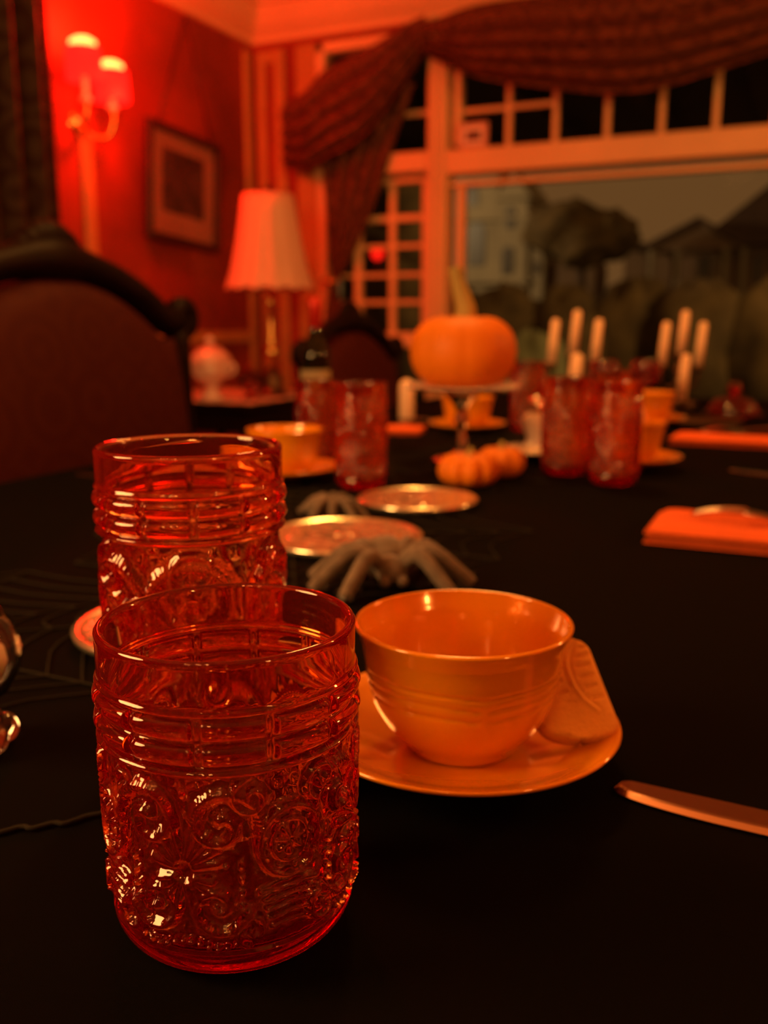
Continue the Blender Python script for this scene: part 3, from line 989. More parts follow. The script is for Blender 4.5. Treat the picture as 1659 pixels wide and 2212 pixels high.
def tumbler_mesh(name, Rr, Rb, H, nth, nz, periods, m):
    """pressed tumbler: plain lip, two rows of bars between rings, moulded scrolls, rounded foot"""
    zc_lip = H - .0155
    zb1, zb0 = H - .0165, H - .0315           # band of bars
    zp1, zp0 = H - .034, .012                 # moulded scrolls
    zs = np.concatenate([np.linspace(.0, .012, max(6, nz // 12), endpoint=False), np.linspace(.012, H - .003, nz)])
    nper = nth // periods
    nth = nper * periods
    circ = 2 * PI * Rr
    pw = 200 if nz > 150 else 70
    asp = (circ / periods) / (zp1 - zp0)
    fld = pattern_field(nper, pw, asp)
    th = np.arange(nth) * 2 * PI / nth
    rows = []
    foot = .012
    for z in zs:
        k = z / H
        base = Rb + (Rr - Rb) * k
        if z < foot:
            base = base - foot * (1 - math.sqrt(max(0, 1 - (1 - z / foot) ** 2))) * .95
        r = np.full(nth, base)
        if zp0 < z < zp1:
            w = (z - zp0) / (zp1 - zp0)
            fade = min(1, w / .04, (1 - w) / .03)
            r = r - .0012 + .0030 * fade * np.tile(fld[min(pw - 1, int(w * (pw - 1)))], periods)
        elif zb0 <= z <= zb1:
            w = (z - zb0) / (zb1 - zb0)
            seg = (th / (2 * PI) * 12) % 1.0
            edge_ = np.clip(np.minimum(seg - .06, .94 - seg) / .035, 0, 1)
            row = (w * 2) % 1.0
            bar = math.sqrt(max(0, 1 - ((row - .5) / .42) ** 2)) if abs(row - .5) < .42 else 0
            bd = np.sqrt(np.clip(1 - ((seg - .5 * np.round(seg * 2) + .0) * 22) ** 2 - ((row - .5) / .3) ** 2, 0, 1)) * ((seg < .05) | (seg > .95))
            r = r - .0012 + .0030 * bar * np.sqrt(edge_) + .0016 * bd
        for zr, hr in ((H - .0155, .0009), (H - .0328, .0014)):
            r = r + hr * math.exp(-((z - zr) / .0009) ** 2)
        rows.append(np.c_[r * np.cos(th), r * np.sin(th), np.full(nth, z)])
    # rounded lip and smooth inside
    t_w = .0031
    for a in np.linspace(0, PI, 7)[1:]:
        rr = Rr - t_w / 2 + t_w / 2 * math.cos(a) + .0003
        rows.append(np.c_[rr * np.cos(th), rr * np.sin(th), np.full(nth, H - .003 + .0026 * math.sin(a) + .0)])
    for z in np.linspace(H - .006, .013, 16):
        rr = Rb + (Rr - Rb) * z / H - t_w
        rows.append(np.c_[rr * np.cos(th), rr * np.sin(th), np.full(nth, z)])
    for q, rr in enumerate((.93, .8, .6, .3)):
        rad_ = (Rb - t_w) * rr
        rows.append(np.c_[rad_ * np.cos(th), rad_ * np.sin(th), np.full(nth, (.0105, .0092, .0088, .0086)[q])])
    V = np.vstack(rows)
    nr = len(rows)
    top_c, bot_c = len(V), len(V) + 1
    V = np.vstack([V, [[0, 0, .0085], [0, 0, .0008]]])
    i = np.arange(nr - 1)[:, None] * nth
    k = np.arange(nth)[None, :]
    k2 = (k + 1) % nth
    Q = np.stack([i + k, i + k2, i + nth + k2, i + nth + k], -1).reshape(-1, 4)
    faces = [tuple(q) for q in Q.tolist()]
    e = (nr - 1) * nth
    faces += [(e + a, e + (a + 1) % nth, top_c) for a in range(nth)]
    faces += [((a + 1) % nth, a, bot_c) for a in range(nth)]
    me = bpy.data.meshes.new(name)
    me.from_pydata(V.tolist(), [], faces)
    me.update()
    me.polygons.foreach_set('use_smooth', [True] * len(me.polygons))
    me.materials.append(m)
    return me


me_short = tumbler_mesh('short_tumbler', .0396, .0383, .1015, 720, 230, 4, M['ruby'])
me_tall = tumbler_mesh('tall_tumbler', .0370, .0350, .1430, 600, 260, 3, M['ruby'])
me_far = tumbler_mesh('tall_tumbler_far', .0300, .0285, .1240, 216, 90, 4, M['ruby'])


def tumbler(name, me, loc, label, rot=0.0, s=1.0, group='ruby pressed-glass tumblers'):
    o = bpy.data.objects.new(name, me)
    COL.objects.link(o)
    o.location = loc
    o.rotation_euler[2] = rot
    o.scale = (s, s, s)
    return tag(o, label, 'tumbler', group)


tumbler('tumbler', me_short, C(-.0485, .2733, ZT), 'short ruby pressed-glass tumbler nearest the camera', YAW - PI / 2 + .98)
tumbler('tumbler', me_tall, C(-.078, .368, ZT), 'tall ruby pressed-glass tumbler right behind the short one', YAW - PI / 2 + .22)
tumbler('tumbler', me_far, C(-.027, 1.073, ZT), 'tall ruby tumbler between far cup and farther patterned coaster', .4)
tumbler('tumbler', me_far, C(-.095, 1.285, ZT), 'ruby tumbler half hidden behind the far left cup', 1.1, .92)
tumbler('tumbler', me_far, C(.277, 1.105, ZT), 'front ruby tumbler of the trio right of the little pumpkins', .2)
tumbler('tumbler', me_far, C(.232, 1.180, ZT), 'leftmost ruby tumbler of the trio right of the little pumpkins', .9)
tumbler('tumbler', me_far, C(.368, 1.50, ZT), 'rearmost ruby tumbler of the trio right of the little pumpkins', .5, .93)
tumbler('tumbler', me_far, C(.256, 1.66, ZT), 'distant ruby tumbler behind the right edge of the cake stand', .7)

# ------------------------------------------------------------------ cups and saucers
def cup_mesh(nth, per_mm):
    prof_o = [(.0, .0012), (.017, .0006), (.0225, .0), (.0245, .0012), (.0275, .005), (.0342, .0125), (.0390, .0215), (.0416, .031), (.0430, .0400), (.0443, .0480), (.0460, .0530), (.0474, .0565)]
    po = smooth_path(prof_o, 110)
    rows = []
    th = np.arange(nth) * 2 * PI / nth
    seg = (th / (2 * PI) * 4) % 1.0            # grooves broken four times round
    d_ = np.minimum(seg, 1 - seg)
    for r, z in po:
        rr = np.full(nth, r)
        for q, zg in enumerate((.0375, .0325, .0275)):
            zz = zg + .0016 * (1 - np.exp(-(d_ * 7) ** 2)) + .0012 * np.abs(.5 - d_) * 0
            depth = .0009 * np.clip((d_ - (.0 if q == 0 else .022)) / .015, 0.0 if q else 1.0, 1)
            rr = rr - depth * np.exp(-((z - zz) / .00055) ** 2)
        rows.append(np.c_[rr * np.cos(th), rr * np.sin(th), np.full(nth, z)])
    for a in np.linspace(0, PI, 7)[1:-1]:
        rr = .0474 - .0011 + .0011 * math.cos(a)
        rows.append(np.c_[rr * np.cos(th), rr * np.sin(th), np.full(nth, .0565 + .0012 * math.sin(a))])
    for r, z in smooth_path([(.0452, .0562), (.0438, .0525), (.0421, .0480), (.0407, .0400), (.0393, .0310), (.0366, .0218), (.0317, .0130), (.0235, .0068), (.013, .0042), (.004, .0036)], 34):
        rows.append(np.c_[r * np.cos(th), r * np.sin(th), np.full(nth, z)])
    V = np.vstack(rows)
    nr = len(rows)
    F = []
    for i in range(nr - 1):
        for k in range(nth):
            k2 = (k + 1) % nth
            F.append((i * nth + k, i * nth + k2, (i + 1) * nth + k2, (i + 1) * nth + k))
    e = (nr - 1) * nth
    F.append(tuple(e + k for k in range(nth)))
    return V.tolist(), F


def saucer_vf(nth):
    pts = [(0, .0035), (.018, .0030), (.019, .0), (.022, .0), (.023, .0030), (.035, .0052), (.052, .0098), (.062, .0135), (.0685, .0170), (.0692, .0182), (.0684, .0190),
           (.0668, .0182), (.0655, .0176), (.0640, .0173), (.0625, .0164), (.0610, .0161), (.0595, .0150), (.052, .0128), (.040, .0084), (.031, .0064), (.026, .0058), (0, .0056)]
    return lathe(pts, nth)


def cup_set(loc, lab_cup, lab_sau, rot, nth=160, first=[None, None]):
    s_ = mesh('saucer', saucer_vf(nth), M['lustre'], loc=loc) if first[0] is None else bpy.data.objects.new('saucer', first[0])
    c_ = mesh('teacup', cup_mesh(nth, 0), M['lustre']) if first[1] is None else bpy.data.objects.new('teacup', first[1])
    if first[0] is None:
        first[0], first[1] = s_.data, c_.data
    else:
        COL.objects.link(s_); COL.objects.link(c_)
    s_.location = loc
    c_.location = Vector(loc) + Vector((0, 0, .0060))
    c_.rotation_euler[2] = rot
    tag(s_, lab_sau, 'saucer', 'peach lustre saucers')
    tag(c_, lab_cup, 'cup', 'peach lustre cups')


cup_set(C(.0345, .385, ZT), 'orange lustre teacup beside the short tumbler in front', 'orange lustre saucer holding the front cup and cookie', YAW - PI / 2 + .13)
cup_set(C(-.122, 1.135, ZT), 'orange teacup behind the tall ruby tumbler', 'orange saucer behind the tall ruby tumbler', .3)
cup_set(C(.148, 1.645, ZT), 'distant orange teacup seen below the cake stand plate', 'distant orange saucer seen below the cake stand plate', .9)
cup_set(C(.327, 1.228, ZT), 'orange teacup half hidden right of the ruby trio', 'orange saucer half hidden right of the ruby trio', .5)
cup_set(C(.50, 1.75, ZT), 'orange teacup near the red goblets and candles', 'orange saucer near the red goblets and candles', 1.2)

# cookie leaning on the front cup
ck = thing('cookie', 'pale shortbread with a pressed leaf leaning on the front cup', 'cookie')
na, nb = 70, 90
G = np.zeros((nb, na, 3))
vein = smooth_path([(.10, .985), (-.10, .80), (-.08, .60), (.12, .40), (.42, .27)], 40)
for j in range(nb):
    w = j / (nb - 1)
    hw = .0195 - .0100 * w
    if w < .26:
        hw *= max(0.0, 1 - ((.26 - w) / .26) ** 2.6) ** .5
    if w > .90:
        hw *= math.sqrt(max(.02, 1 - ((w - .90) / .101) ** 2)) * .6 + .4
    hw = max(hw, .0006)
    for i in range(na):
        u = 2 * i / (na - 1) - 1
        x, y = u * hw, w * .048
        xn = x / .02
        d = np.min((vein[:, 0] - xn) ** 2 * .17 + (vein[:, 1] - w) ** 2)
        hgt = .0010 * math.exp(-d / .00035) - .0004 * math.exp(-((d - .0016) / .0012) ** 2)
        # pressed side notches
        q = int(np.argmin((vein[:, 1] - w) ** 2))
        side = xn - vein[q, 0]
        if .16 < abs(side) < .58 and .34 < w < .93:
            ph = (w * 9.5 + (-.35 if side > 0 else .2) * abs(side) * 3) % 1.0
            hgt -= .0011 * math.exp(-((ph - .5) / .16) ** 2) * min(1, (abs(side) - .16) / .08, (.58 - abs(side)) / .1)
        e = 1 - max(abs(u) ** 10, 0)
        rim = .0004 * math.sin(i * 1.9) if j < 6 else 0
        G[j, i] = (x, -(.0035 * e + hgt * e), y + rim)
cv = sheet(G, .0042, (0, -1, 0))
b0, b1 = Vector(C(.0838, .3665, .7655)), Vector(C(.0832, .4040, .7985))
zax = (b1 - b0).normalized()
xax = Vector((math.cos(YAW + .05), math.sin(YAW + .05), 0))
yax = zax.cross(xax).normalized()
xax = yax.cross(zax).normalized()
ck.matrix_world = Matrix(((xax.x, yax.x, zax.x, b0.x), (xax.y, yax.y, zax.y, b0.y), (xax.z, yax.z, zax.z, b0.z), (0, 0, 0, 1)))
mesh('biscuit', cv, M['cookie'], ck)

# ------------------------------------------------------------------ patterned coasters
def coaster(loc, r, label):
    t = thing('coaster', label, 'coaster', loc, 0, 'patterned glass coasters')
    mesh('edge', lathe([(0, 0), (r * .9, 0), (r, .003), (r + .001, .0065), (r - .001, .008), (r - .004, .0078), (r - .006, .006), (0, .006)], 72), M['coasteredge'], t)
    nr_, nt_ = 46, 150
    rows = []
    for i in range(nr_):
        rr = (i + .5) / nr_ * (r - .006)
        row = []
        for k in range(nt_):
            a = 2 * PI * k / nt_
            q = rr / r
            z = .0063 + .0011 * max(0, math.cos(a * 9 + 5 * q)) * max(0, math.sin(q * 22)) + .0009 * max(0, math.cos(a * 18)) * (q > .55) * max(0, math.sin(q * 40)) + .0008 * math.exp(-((q - .52) / .03) ** 2)
            row.append((rr * math.cos(a), rr * math.sin(a), z))
        rows.append(row)
    V = [p for row in rows for p in row] + [(0, 0, .0066)]
    F = [(i * nt_ + k, i * nt_ + (k + 1) % nt_, (i + 1) * nt_ + (k + 1) % nt_, (i + 1) * nt_ + k) for i in range(nr_ - 1) for k in range(nt_)]
    F += [((k + 1) % nt_, k, len(V) - 1) for k in range(nt_)]
    F = [q[::-1] if len(q) == 3 else q for q in F]
    mesh('pressed_relief', (V, F), M['coaster'], t)
    return t


coaster(C(-.036, .800, ZT), .0700, 'patterned round coaster behind the grey spider')
coaster(C(.036, .975, ZT), .0640, 'farther patterned round coaster in front of the little pumpkins')
coaster(C(-.128, .555, ZT), .0640, 'red-glinting patterned coaster half hidden behind the two front tumblers')

# ------------------------------------------------------------------ spiders
def spider(loc, rotz, s, label):
    t = thing('toy_spider', label, 'spider', loc, rotz, 'furry grey toy spiders')
    t.scale = (s, s, s)
    mesh('body', join(ball(.020, (0, .016, .019), 20, 14, (1, 1.2, .85)), ball(.0135, (0, -.016, .016), 18, 12, (1, 1.05, .85)), ball(.0045, (-.007, -.029, .010), 12, 8), ball(.0045, (.007, -.029, .010), 12, 8)), M['spider'], t)
    tubes = []
    for sg in (-1, 1):
        for q, (ang, rch) in enumerate(((-44, .056), (-14, .064), (18, .062), (50, .056))):
            a = R(ang)
            dx, dy = sg * math.cos(a), math.sin(a)
            g = smooth_path([(dx * .008, -.010 + dy * .006, .015), (dx * rch * .48, -.008 + dy * rch * .5, .030), (dx * rch * .85, -.008 + dy * rch * .9, .014), (dx * rch * 1.02, -.008 + dy * rch * 1.1, .0045)], 16)
            mesh('leg', tube(g, np.linspace(.0066, .0050, 16), 9), M['spider'], t)
            tubes.append(g)
    fv, ff = [], []
    r_ = np.random.default_rng(5)

    def hair(p, n_, l):
        side = np.cross(n_, r_.normal(size=3)); side /= np.linalg.norm(side) + 1e-9
        d = n_ + r_.normal(size=3) * .35
        k = len(fv)
        fv.extend([tuple(p - side * .00028), tuple(p + side * .00028), tuple(p + d * l)])
        ff.append((k, k + 1, k + 2))
    for g in tubes:
        for _ in range(170):
            i = r_.integers(0, 15)
            p = g[i] + (g[i + 1] - g[i]) * r_.random()
            ax = g[i + 1] - g[i]; ax /= np.linalg.norm(ax)
            n_ = np.cross(ax, r_.normal(size=3)); n_ /= np.linalg.norm(n_)
            q = p + n_ * .0052
            if q[2] > .0015:
                hair(q, n_, .0035)
    for _ in range(700):
        n_ = r_.normal(size=3); n_ /= np.linalg.norm(n_)
        hair(np.array((0, .014, .017)) + n_ * (.0165, .0205, .014), n_, .004)
    fu = mesh('fur', (fv, ff), M['spider'], t, smooth=False)
    fu['kind'] = 'stuff'
    return t


spider(C(.003, .665, ZT), YAW + .15, .92, 'furry grey toy spider in front of the nearer coaster')
spider(C(-.055, .905, ZT), YAW + 1.9, .62, 'darker toy spider between the two far coasters')

# ------------------------------------------------------------------ pumpkins and cake stand
def pumpkin_vf(r, h_, ribs, depth, n=112, m=40, flat=.22):
    v, f = [], []
    for i in range(m + 1):
        p = PI * i / m
        for k in range(n):
            a = 2 * PI * k / n
            sp_ = max(0.0, math.sin(p))
            g = 1 - depth * (1 - abs(math.cos(a * ribs / 2)) ** .6) * sp_ ** .3
            rr = r * sp_ ** .72 * g
            z = -math.cos(p)
            z = (abs(z) ** .95) * (1 if z > 0 else -1)
            dip = math.exp(-(rr / (r * .33)) ** 2)
            zz = h_ / 2 * (z - flat * dip * (1 if z > 0 else -1))
            v.append((rr * math.cos(a), rr * math.sin(a), zz + h_ / 2 * 1.0))
    for i in range(m):
        for k in range(n):
            k2 = (k + 1) % n
            f.append((i * n + k, i * n + k2, (i + 1) * n + k2, (i + 1) * n + k))
    return v, f


def stem_vf(path, r0, r1, n=14, lob=5):
    P_ = smooth_path(path, 18)
    v, f = tube(P_, 1.0, n)
    out = []
    for i in range(18):
        rad = r0 + (r1 - r0) * (i / 17) ** .6
        for k in range(n):
            d = np.array(v[i * n + k]) - P_[i]
            out.append(P_[i] + d * rad * (1 + .18 * math.cos(lob * 2 * PI * k / n)))
    return out, f


SP = C(.108, 1.285, ZT)
cs_ = thing('cake_stand', 'silver pedestal cake stand carrying the big pumpkin', 'cake stand', SP)
mesh('plate', lathe([(0, .098), (.03, .098), (.068, .1015), (.0755, .1045), (.0765, .1065), (.074, .1065), (.066, .1045), (.03, .102), (0, .102)], 72, lambda t, i, r, z: (r * (1 + (.012 * math.cos(t * 24) if 2 < i < 7 else 0)), z)), M['silver'], cs_)
mesh('beaded_edge', join(*[ball(.0027, (.0765 * math.cos(a), .0765 * math.sin(a), .1062), 10, 8) for a in np.linspace(0, 2 * PI, 44, endpoint=False)]), M['silver'], cs_)  # beads added to the rim so the plate throws sparkles
mesh('stem', lathe([(0, .003), (.010, .006), (.006, .02), (.0085, .03), (.005, .042), (.0075, .052), (.011, .062), (.007, .070), (.012, .080), (.022, .092), (.026, .099), (0, .099)], 32), M['silver'], cs_)
mesh('base', lathe([(0, 0), (.040, 0), (.0415, .003), (.036, .006), (.018, .010), (.009, .016), (0, .016)], 40), M['silver'], cs_)
bp_ = thing('pumpkin', 'big smooth orange pumpkin sitting on the cake stand', 'pumpkin', SP + Vector((0, 0, .1005)))
mesh('flesh', pumpkin_vf(.0735, .103, 8, .035), M['pumpkin'], bp_)
cr_, sr_ = C(1, 0, 0), C(0, 1, 0)
mesh('stem', stem_vf([(0, 0, .084), tuple(cr_ * .002 + Vector((0, 0, .108))), tuple(cr_ * -.006 + Vector((0, 0, .135))), tuple(cr_ * -.014 + Vector((0, 0, .163)))], .0175, .0075), M['stem'], bp_)


def mini(loc, r, h_, label, rz):
    t = thing('mini_pumpkin', label, 'pumpkin', loc, rz, 'little pumpkins at the cake stand foot')
    mesh('flesh', pumpkin_vf(r, h_, 9, .17, 90, 26, .3), M['pumpkin'], t)
    mesh('stem', stem_vf([(0, 0, h_ * .74), (.001, 0, h_ * .95), (.004, .002, h_ * 1.12)], .0045, .003), M['stem'], t)


mini(C(.100, 1.085, ZT), .0375, .041, 'front little ribbed pumpkin at the cake stand foot', .3)
mini(C(.146, 1.150, ZT), .0310, .040, 'rear little pumpkin tucked behind the front little pumpkin', 1.0)

# ------------------------------------------------------------------ other tableware
shk = thing('salt_shaker', 'pale glass shaker with round silver top beside the ruby tumblers', 'shaker', C(.226, 1.375, ZT))
mesh('body', lathe([(0, 0), (.019, 0), (.021, .004), (.0165, .012), (.0125, .022), (.018, .036), (.0205, .048), (.016, .058), (.0115, .062), (0, .062)], 28), M['white'], shk)
mesh('top', lathe([(.0125, .0615), (.013, .066), (.0115, .076), (.0075, .083), (0, .086)], 24), M['silver'], shk)

ds = thing('bonbon_dish', 'low silver dish with beaded edge behind the little pumpkins', 'dish', C(.205, 1.285, ZT))
mesh('bowl', lathe([(0, .003), (.018, .003), (.02, 0), (.024, 0), (.026, .004), (.040, .010), (.048, .0165), (.0495, .0175), (.047, .0182), (.038, .0125), (.024, .007), (0, .0062)], 48), M['silver'], ds)
mesh('beaded_edge', join(*[ball(.0022, (.0482 * math.cos(a), .0482 * math.sin(a), .0182), 8, 6) for a in np.linspace(0, 2 * PI, 48, endpoint=False)]), M['silver'], ds)

vt = thing('votive_candle', 'slim round-topped white candle left of the cake stand', 'candle', C(.046, 1.885, ZT))
mesh('wax', lathe([(0, 0), (.0145, 0), (.0155, .004), (.0155, .064), (.013, .073), (.007, .0785), (0, .08)], 24), M['wax'], vt)
mesh('wick', tube([(0, 0, .079), (.001, 0, .086)], .0008, 6), M['wick'], vt)

bt = thing('wine_bottle', 'small dark green wine bottle with a red foil cap', 'bottle', C(-.128, 1.745, ZT))
mesh('glass', lathe([(0, .004), (.018, .0), (.0255, .001), (.0275, .006), (.0275, .125), (.026, .140), (.018, .158), (.0115, .172), (.0105, .20), (.0105, .222), (.012, .224), (.012, .231), (.0085, .232), (0, .232)], 36), M['bottle'], bt)
mesh('foil_cap', lathe([(.0112, .182), (.0125, .184), (.0132, .222), (.0135, .234), (.010, .2365), (0, .237)], 28), M['foil'], bt)
mesh('label', lathe([(.0276, .04), (.0280, .041), (.0280, .105), (.0276, .106)], 36), M['label'], bt)


def napkin(loc, w, d, h_, label, rz=0.0):
    t = thing('napkin', label, 'napkin', loc, rz, 'folded orange napkins')
    layers = 2
    for q in range(layers):
        n1, n2 = 36, 16
        G = np.zeros((n1, n2, 3))
        z0 = h_ * q / layers
        ins = .002 * (layers - 1 - q) * (1 if q else 0)
        for i in range(n1):
            for j in range(n2):
                u, v_ = i / (n1 - 1), j / (n2 - 1)
                e = min(1, min(u, 1 - u) / .04) ** .45 * min(1, min(v_, 1 - v_) / .11) ** .45
                top = h_ / layers * (.25 + .7 * e) + .0008 * math.sin(u * 11 + q) * e
                G[i, j] = (-w / 2 + ins + (w - 2 * ins) * u, -d / 2 + ins + (d - 2 * ins) * v_, z0 + top)
        v_, f_ = sheet(G)
        k = len(v_)
        # close underneath
        rim = [i * n2 for i in range(n1)] + [(n1 - 1) * n2 + j for j in range(1, n2)] + [i * n2 + n2 - 1 for i in range(n1 - 2, -1, -1)] + [j for j in range(n2 - 2, 0, -1)]
        lo = [(v_[a][0], v_[a][1], z0 + .0004) for a in rim]
        v_ = list(v_) + lo
        m_ = len(rim)
        f_ = f_ + [(rim[a], k + a, k + (a + 1) % m_, rim[(a + 1) % m_]) for a in range(m_)] + [tuple(k + a for a in range(m_))]
        mesh('fold', (v_, f_), M['napkin'], t)
    return t


napkin((.025, .866, ZT), .29, .098, .017, 'nearer folded orange napkin with a fork at the picture edge')
napkin((-.03, 1.575, ZT), .33, .075, .014, 'farther folded orange napkin behind the table knife')
napkin((-.66, 1.50, ZT), .10, .075, .012, 'distant folded orange napkin glimpsed behind the tall ruby tumbler', .2)


def knife(loc, rz, L_, label, s=1.0, m='steel'):
    """tip at local origin, handle towards +x"""
    t = thing('table_knife', label, 'knife', loc, rz, 'table knives')
    Lb = L_ * .52
    n1, n2 = 60, 11
    G = np.zeros((n1, n2, 3))
    for i in range(n1):
        u = i / (n1 - 1)
        x = u * Lb
        up = .0074 * math.sqrt(max(0, 1 - (1 - min(1, u / .06)) ** 2)) + .0003
        lo = -.0092 * math.sqrt(max(0, 1 - (1 - min(1, u / .42)) ** 2)) - .0003
        for j in range(n2):
            q = j / (n2 - 1)
            y = lo + (up - lo) * q
            z = .0008 + min(.0011, (y - lo) * .28)
            G[i, j] = (x, y, z)
    mesh('blade', sheet(G, .0007, (0, 0, 1)), M[m], t, smooth=False)
    hp = smooth_path([(Lb - .004, -.0012, .0030), (Lb + .012, -.0010, .0042), (L_ * .75, 0, .0052), (L_ * .97, 0, .0056), (L_, 0, .0050)], 26)
    hr_ = smooth_path([(.0028,), (.0042,), (.0066,), (.0082,), (.0040,)], 26)[:, 0]
    v_, f_ = tube(hp, hr_, 14)
    v_ = [(x, y, max(.0002, z if z > .0045 else .0045 - (.0045 - z) * .62)) for x, y, z in v_]
    mesh('handle', (v_, f_), M[m], t)
    return t


knife(C(.0955, .3535, ZT), YAW - R(27.5), .22, 'shiny table knife pointing at the front saucer')
knife((-.085, 1.286, ZT), R(-24), .20, 'shiny table knife lying beyond the nearer napkin')
knife((-.845, .905, ZT), R(2), .19, 'silver knife at the table edge beside the large chair')


def fork(loc, rz, label, L_=.19, pitch=0.0):
    t = thing('fork', label, 'fork', loc, rz, 'table forks')
    t.rotation_euler[1] = pitch
    bow = lambda x: .004 + .006 * math.sin(PI * min(1, x / .075)) if x < .075 else .004 + .003 * math.sin(PI * (x - .075) / (L_ - .075))
    for k in range(4):
        y = -.0081 + k * .0054
        g = [(x, y * (.9 + .1 * min(1, x / .04)), bow(x)) for x in np.linspace(0, .045, 12)]
        mesh('tine', tube(g, np.linspace(.0009, .0016, 12), 8), M['steel'], t)
    G = np.zeros((30, 9, 3))
    for i in range(30):
        x = .043 + (L_ - .043) * i / 29
        wd = np.interp(x, [.043, .060, .078, .10, L_ - .02, L_], [.0105, .0105, .004, .0036, .0095, .0055])
        for j in range(9):
            G[i, j] = (x, wd * (j / 4 - 1), bow(x) + .0012 * (1 - (j / 4 - 1) ** 2))
    mesh('handle', sheet(G, .0016, (0, 0, 1)), M['steel'], t)
    return t


fork((-.085, .868, ZT + .0172), R(-4), 'steel fork resting on the nearer orange napkin')
fork((-.16, 1.70, ZT), R(40), 'silver fork lying behind the farther orange napkin')
fork((-.70, 1.62, ZT), R(55), 'small silver fork glinting left of the cake stand', .12)

# bubble-footed glass at the left edge
bg = thing('bubble_glass', 'clear glass globe on bead feet at the left picture edge', 'glass ornament', C(-.1885, .392, ZT))
mesh('globe', lathe([(0, .0205), (.010, .0215), (.0195, .028), (.0245, .038), (.0255, .047), (.023, .056), (.019, .062), (.0175, .0655), (.0163, .0655), (.0178, .061), (.0216, .055), (.0238, .047), (.0228, .039), (.0180, .030), (.009, .024), (0, .0232)], 48), M['clear'], bg)
for k in range(7):
    a = 2 * PI * k / 7
    mesh('bead_foot', ball(.0072, (.0145 * math.cos(a), .0145 * math.sin(a), .0073), 20, 14), M['clear'], bg)
for k in range(5):
    a = 2 * PI * k / 5 + .3
    mesh('bead_collar', ball(.0055, (.0085 * math.cos(a), .0085 * math.sin(a), .0182), 18, 12), M['clear'], bg)
mesh('filling', lathe([(0, .0245), (.009, .0255), (.0165, .032), (.019, .040), (.018, .046), (0, .047)], 32), M['wax'], bg)

# candelabra and candles
def candle(p, L_, label, group, r=.0105, tilt=(0, 0)):
    t = thing('taper_candle', label, 'candle', p, 0, group)
    t.rotation_euler = (tilt[0], tilt[1], YAW)
    mesh('wax', lathe([(0, 0), (r, 0), (r * .96, L_ * .5), (r * .88, L_ - .006), (r * .5, L_ - .001), (0, L_)], 18), M['wax'], t)
    mesh('wick', tube([(0, 0, L_ - .002), (.0006, 0, L_ + .007)], .0009, 5), M['wick'], t)


def candelabrum(base, tops, label, names, group):
    t = thing('candelabrum', label, 'candelabrum', base)
    mesh('base', lathe([(0, 0), (.046, 0), (.048, .004), (.040, .009), (.018, .014), (.010, .02), (0, .02)], 32), M['bronze'], t)
    zc = tops[1][2] - base[2]
    mesh('stem', lathe([(0, .018), (.008, .02), (.006, .035), (.010, .05), (.006, .065), (.006, zc - .012), (.0, zc - .012)], 20), M['bronze'], t)
    for p, nm in zip(tops, names):
        q = Vector(p) - Vector(base)
        if math.hypot(q.x, q.y) > .012:
            g = smooth_path([(0, 0, .052), (q.x * .5, q.y * .5, .040), (q.x * .95, q.y * .95, .05), (q.x, q.y, q.z - .012)], 18)
            ar = mesh('arm', tube(g, .0042, 10), M['bronze'], t)
        mesh('cup', moved(lathe([(0, -.014), (.006, -.013), (.013, -.004), (.0135, .006), (.0112, .006), (.0108, 0), (0, -.0004)], 20), (q.x, q.y, q.z)), M['bronze'], t)
        candle((p[0], p[1], p[2] + .0002), .105, nm, group, tilt=(0, R(4.5)))


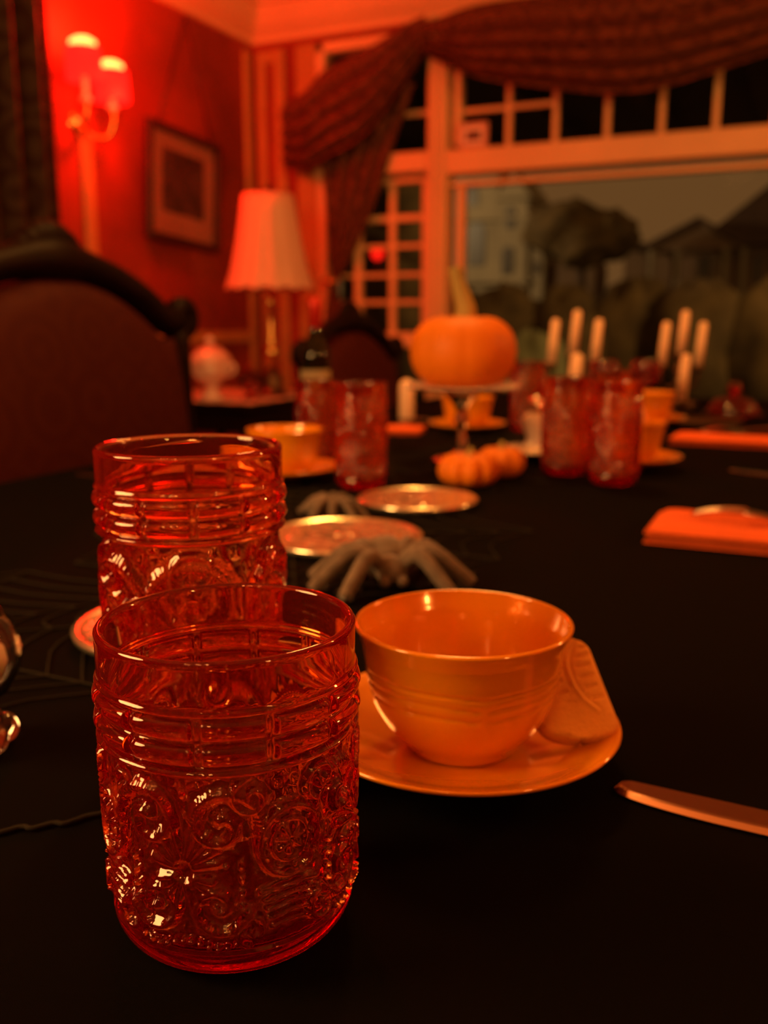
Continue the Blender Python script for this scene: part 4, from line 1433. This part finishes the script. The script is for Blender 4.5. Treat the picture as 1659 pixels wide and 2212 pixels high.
B1 = C(.436, 2.17, ZT)
candelabrum(B1, [C(.383, 2.15, .846), C(.436, 2.17, .866), C(.482, 2.15, .846)], 'dark three-armed candelabrum behind the ruby tumblers',
            ['left ivory taper of the candelabrum behind the ruby tumblers', 'middle ivory taper of the candelabrum behind the ruby tumblers', 'right ivory taper of the candelabrum behind the ruby tumblers'], 'tapers behind the ruby tumblers')
B2 = C(.700, 2.225, ZT)
candelabrum(B2, [C(.651, 2.2, .840), C(.702, 2.225, .866), C(.737, 2.2, .840)], 'dark three-armed candelabrum farther right near the domed dish',
            ['left ivory taper of the candelabrum farther right', 'middle ivory taper of the candelabrum farther right', 'right ivory taper of the candelabrum farther right'], 'tapers farther right')
for (x, y, zz, lab, l2) in ((.418, 2.055, .7803, 'thick low ivory candle in front of the tumbler-side candelabrum', 'low dark candle dish in front of the tumbler-side candelabrum'),
                            (.672, 2.105, .7655, 'low ivory taper in front of the candelabrum farther right', 'low dark candle dish in front of the farther candelabrum')):
    hd = thing('candle_holder', l2, 'candle holder', C(x, y, ZT), 0, 'low candle holders')
    k = zz - ZT
    mesh('dish', lathe([(0, 0), (.028, 0), (.032, .004), (.0315, .0055), (.026, .003), (0, .0026)], 28), M['bronze'], hd)
    mesh('socket', lathe([(0, .0022), (.008, .0025), (.007, k * .6), (.016, k - .003), (.0175, k + .006), (.0158, k + .006), (.015, k), (0, k - .0004)], 20), M['bronze'], hd)
    candle(C(x, y, zz + .0004), .096 if x < .5 else .108, lab, 'low candles', .0145 if x < .5 else .0115, (0, R(3.5)))


def goblet(loc, label, s=1.0):
    t = thing('goblet', label, 'goblet', loc, 0, 'cranberry glass goblets')
    t.scale = (s, s, s)
    mesh('bowl', lathe([(0, .060), (.010, .061), (.022, .070), (.030, .085), (.031, .100), (.027, .116), (.0255, .116), (.0292, .100), (.0283, .086), (.020, .072), (0, .0635)], 36), M['cranberry'], t)
    mesh('stem', lathe([(0, .004), (.006, .005), (.004, .02), (.0075, .032), (.004, .044), (.006, .056), (.009, .0605), (0, .0605)], 20), M['clear'], t)
    mesh('foot', lathe([(0, 0), (.026, 0), (.0265, .002), (.012, .004), (.004, .0052), (0, .0052)], 28), M['clear'], t)


goblet(C(.452, 1.92, ZT), 'red glass goblet in front of the tumbler-side candelabrum')
goblet(C(.540, 1.93, ZT), 'red glass goblet with a bright glint between the candelabra')

dd = thing('domed_dish', 'pink glass domed dish on the far right of the table', 'dish', C(.715, 1.90, ZT))
mesh('plate', lathe([(0, .0), (.03, 0), (.034, .004), (.058, .009), (.060, .0105), (.055, .0105), (.032, .0065), (0, .006)], 40), M['cranberry'], dd)
dm = mesh('dome', lathe([(.050, .0112), (.049, .020), (.040, .034), (.022, .043), (.006, .0455), (0, .0455)], 40), M['cranberry'], dd)
mesh('knob', lathe([(0, .0452), (.006, .046), (.004, .050), (.012, .058), (.013, .066), (.008, .073), (0, .075)], 24), M['cranberry'], dm)

tr = thing('serving_tray', 'dark oval serving tray near the far silver fork', 'tray', C(.60, 1.79, ZT), YAW)
mesh('tray_base', lathe([(0, 0), (.05, 0), (.058, .004), (.0605, .0085), (.0585, .0085), (.054, .0045), (0, .003)], 48, lambda t, i, r, z: (r * (1 + .55 * math.cos(t) ** 2), z)), M['bronze'], tr)
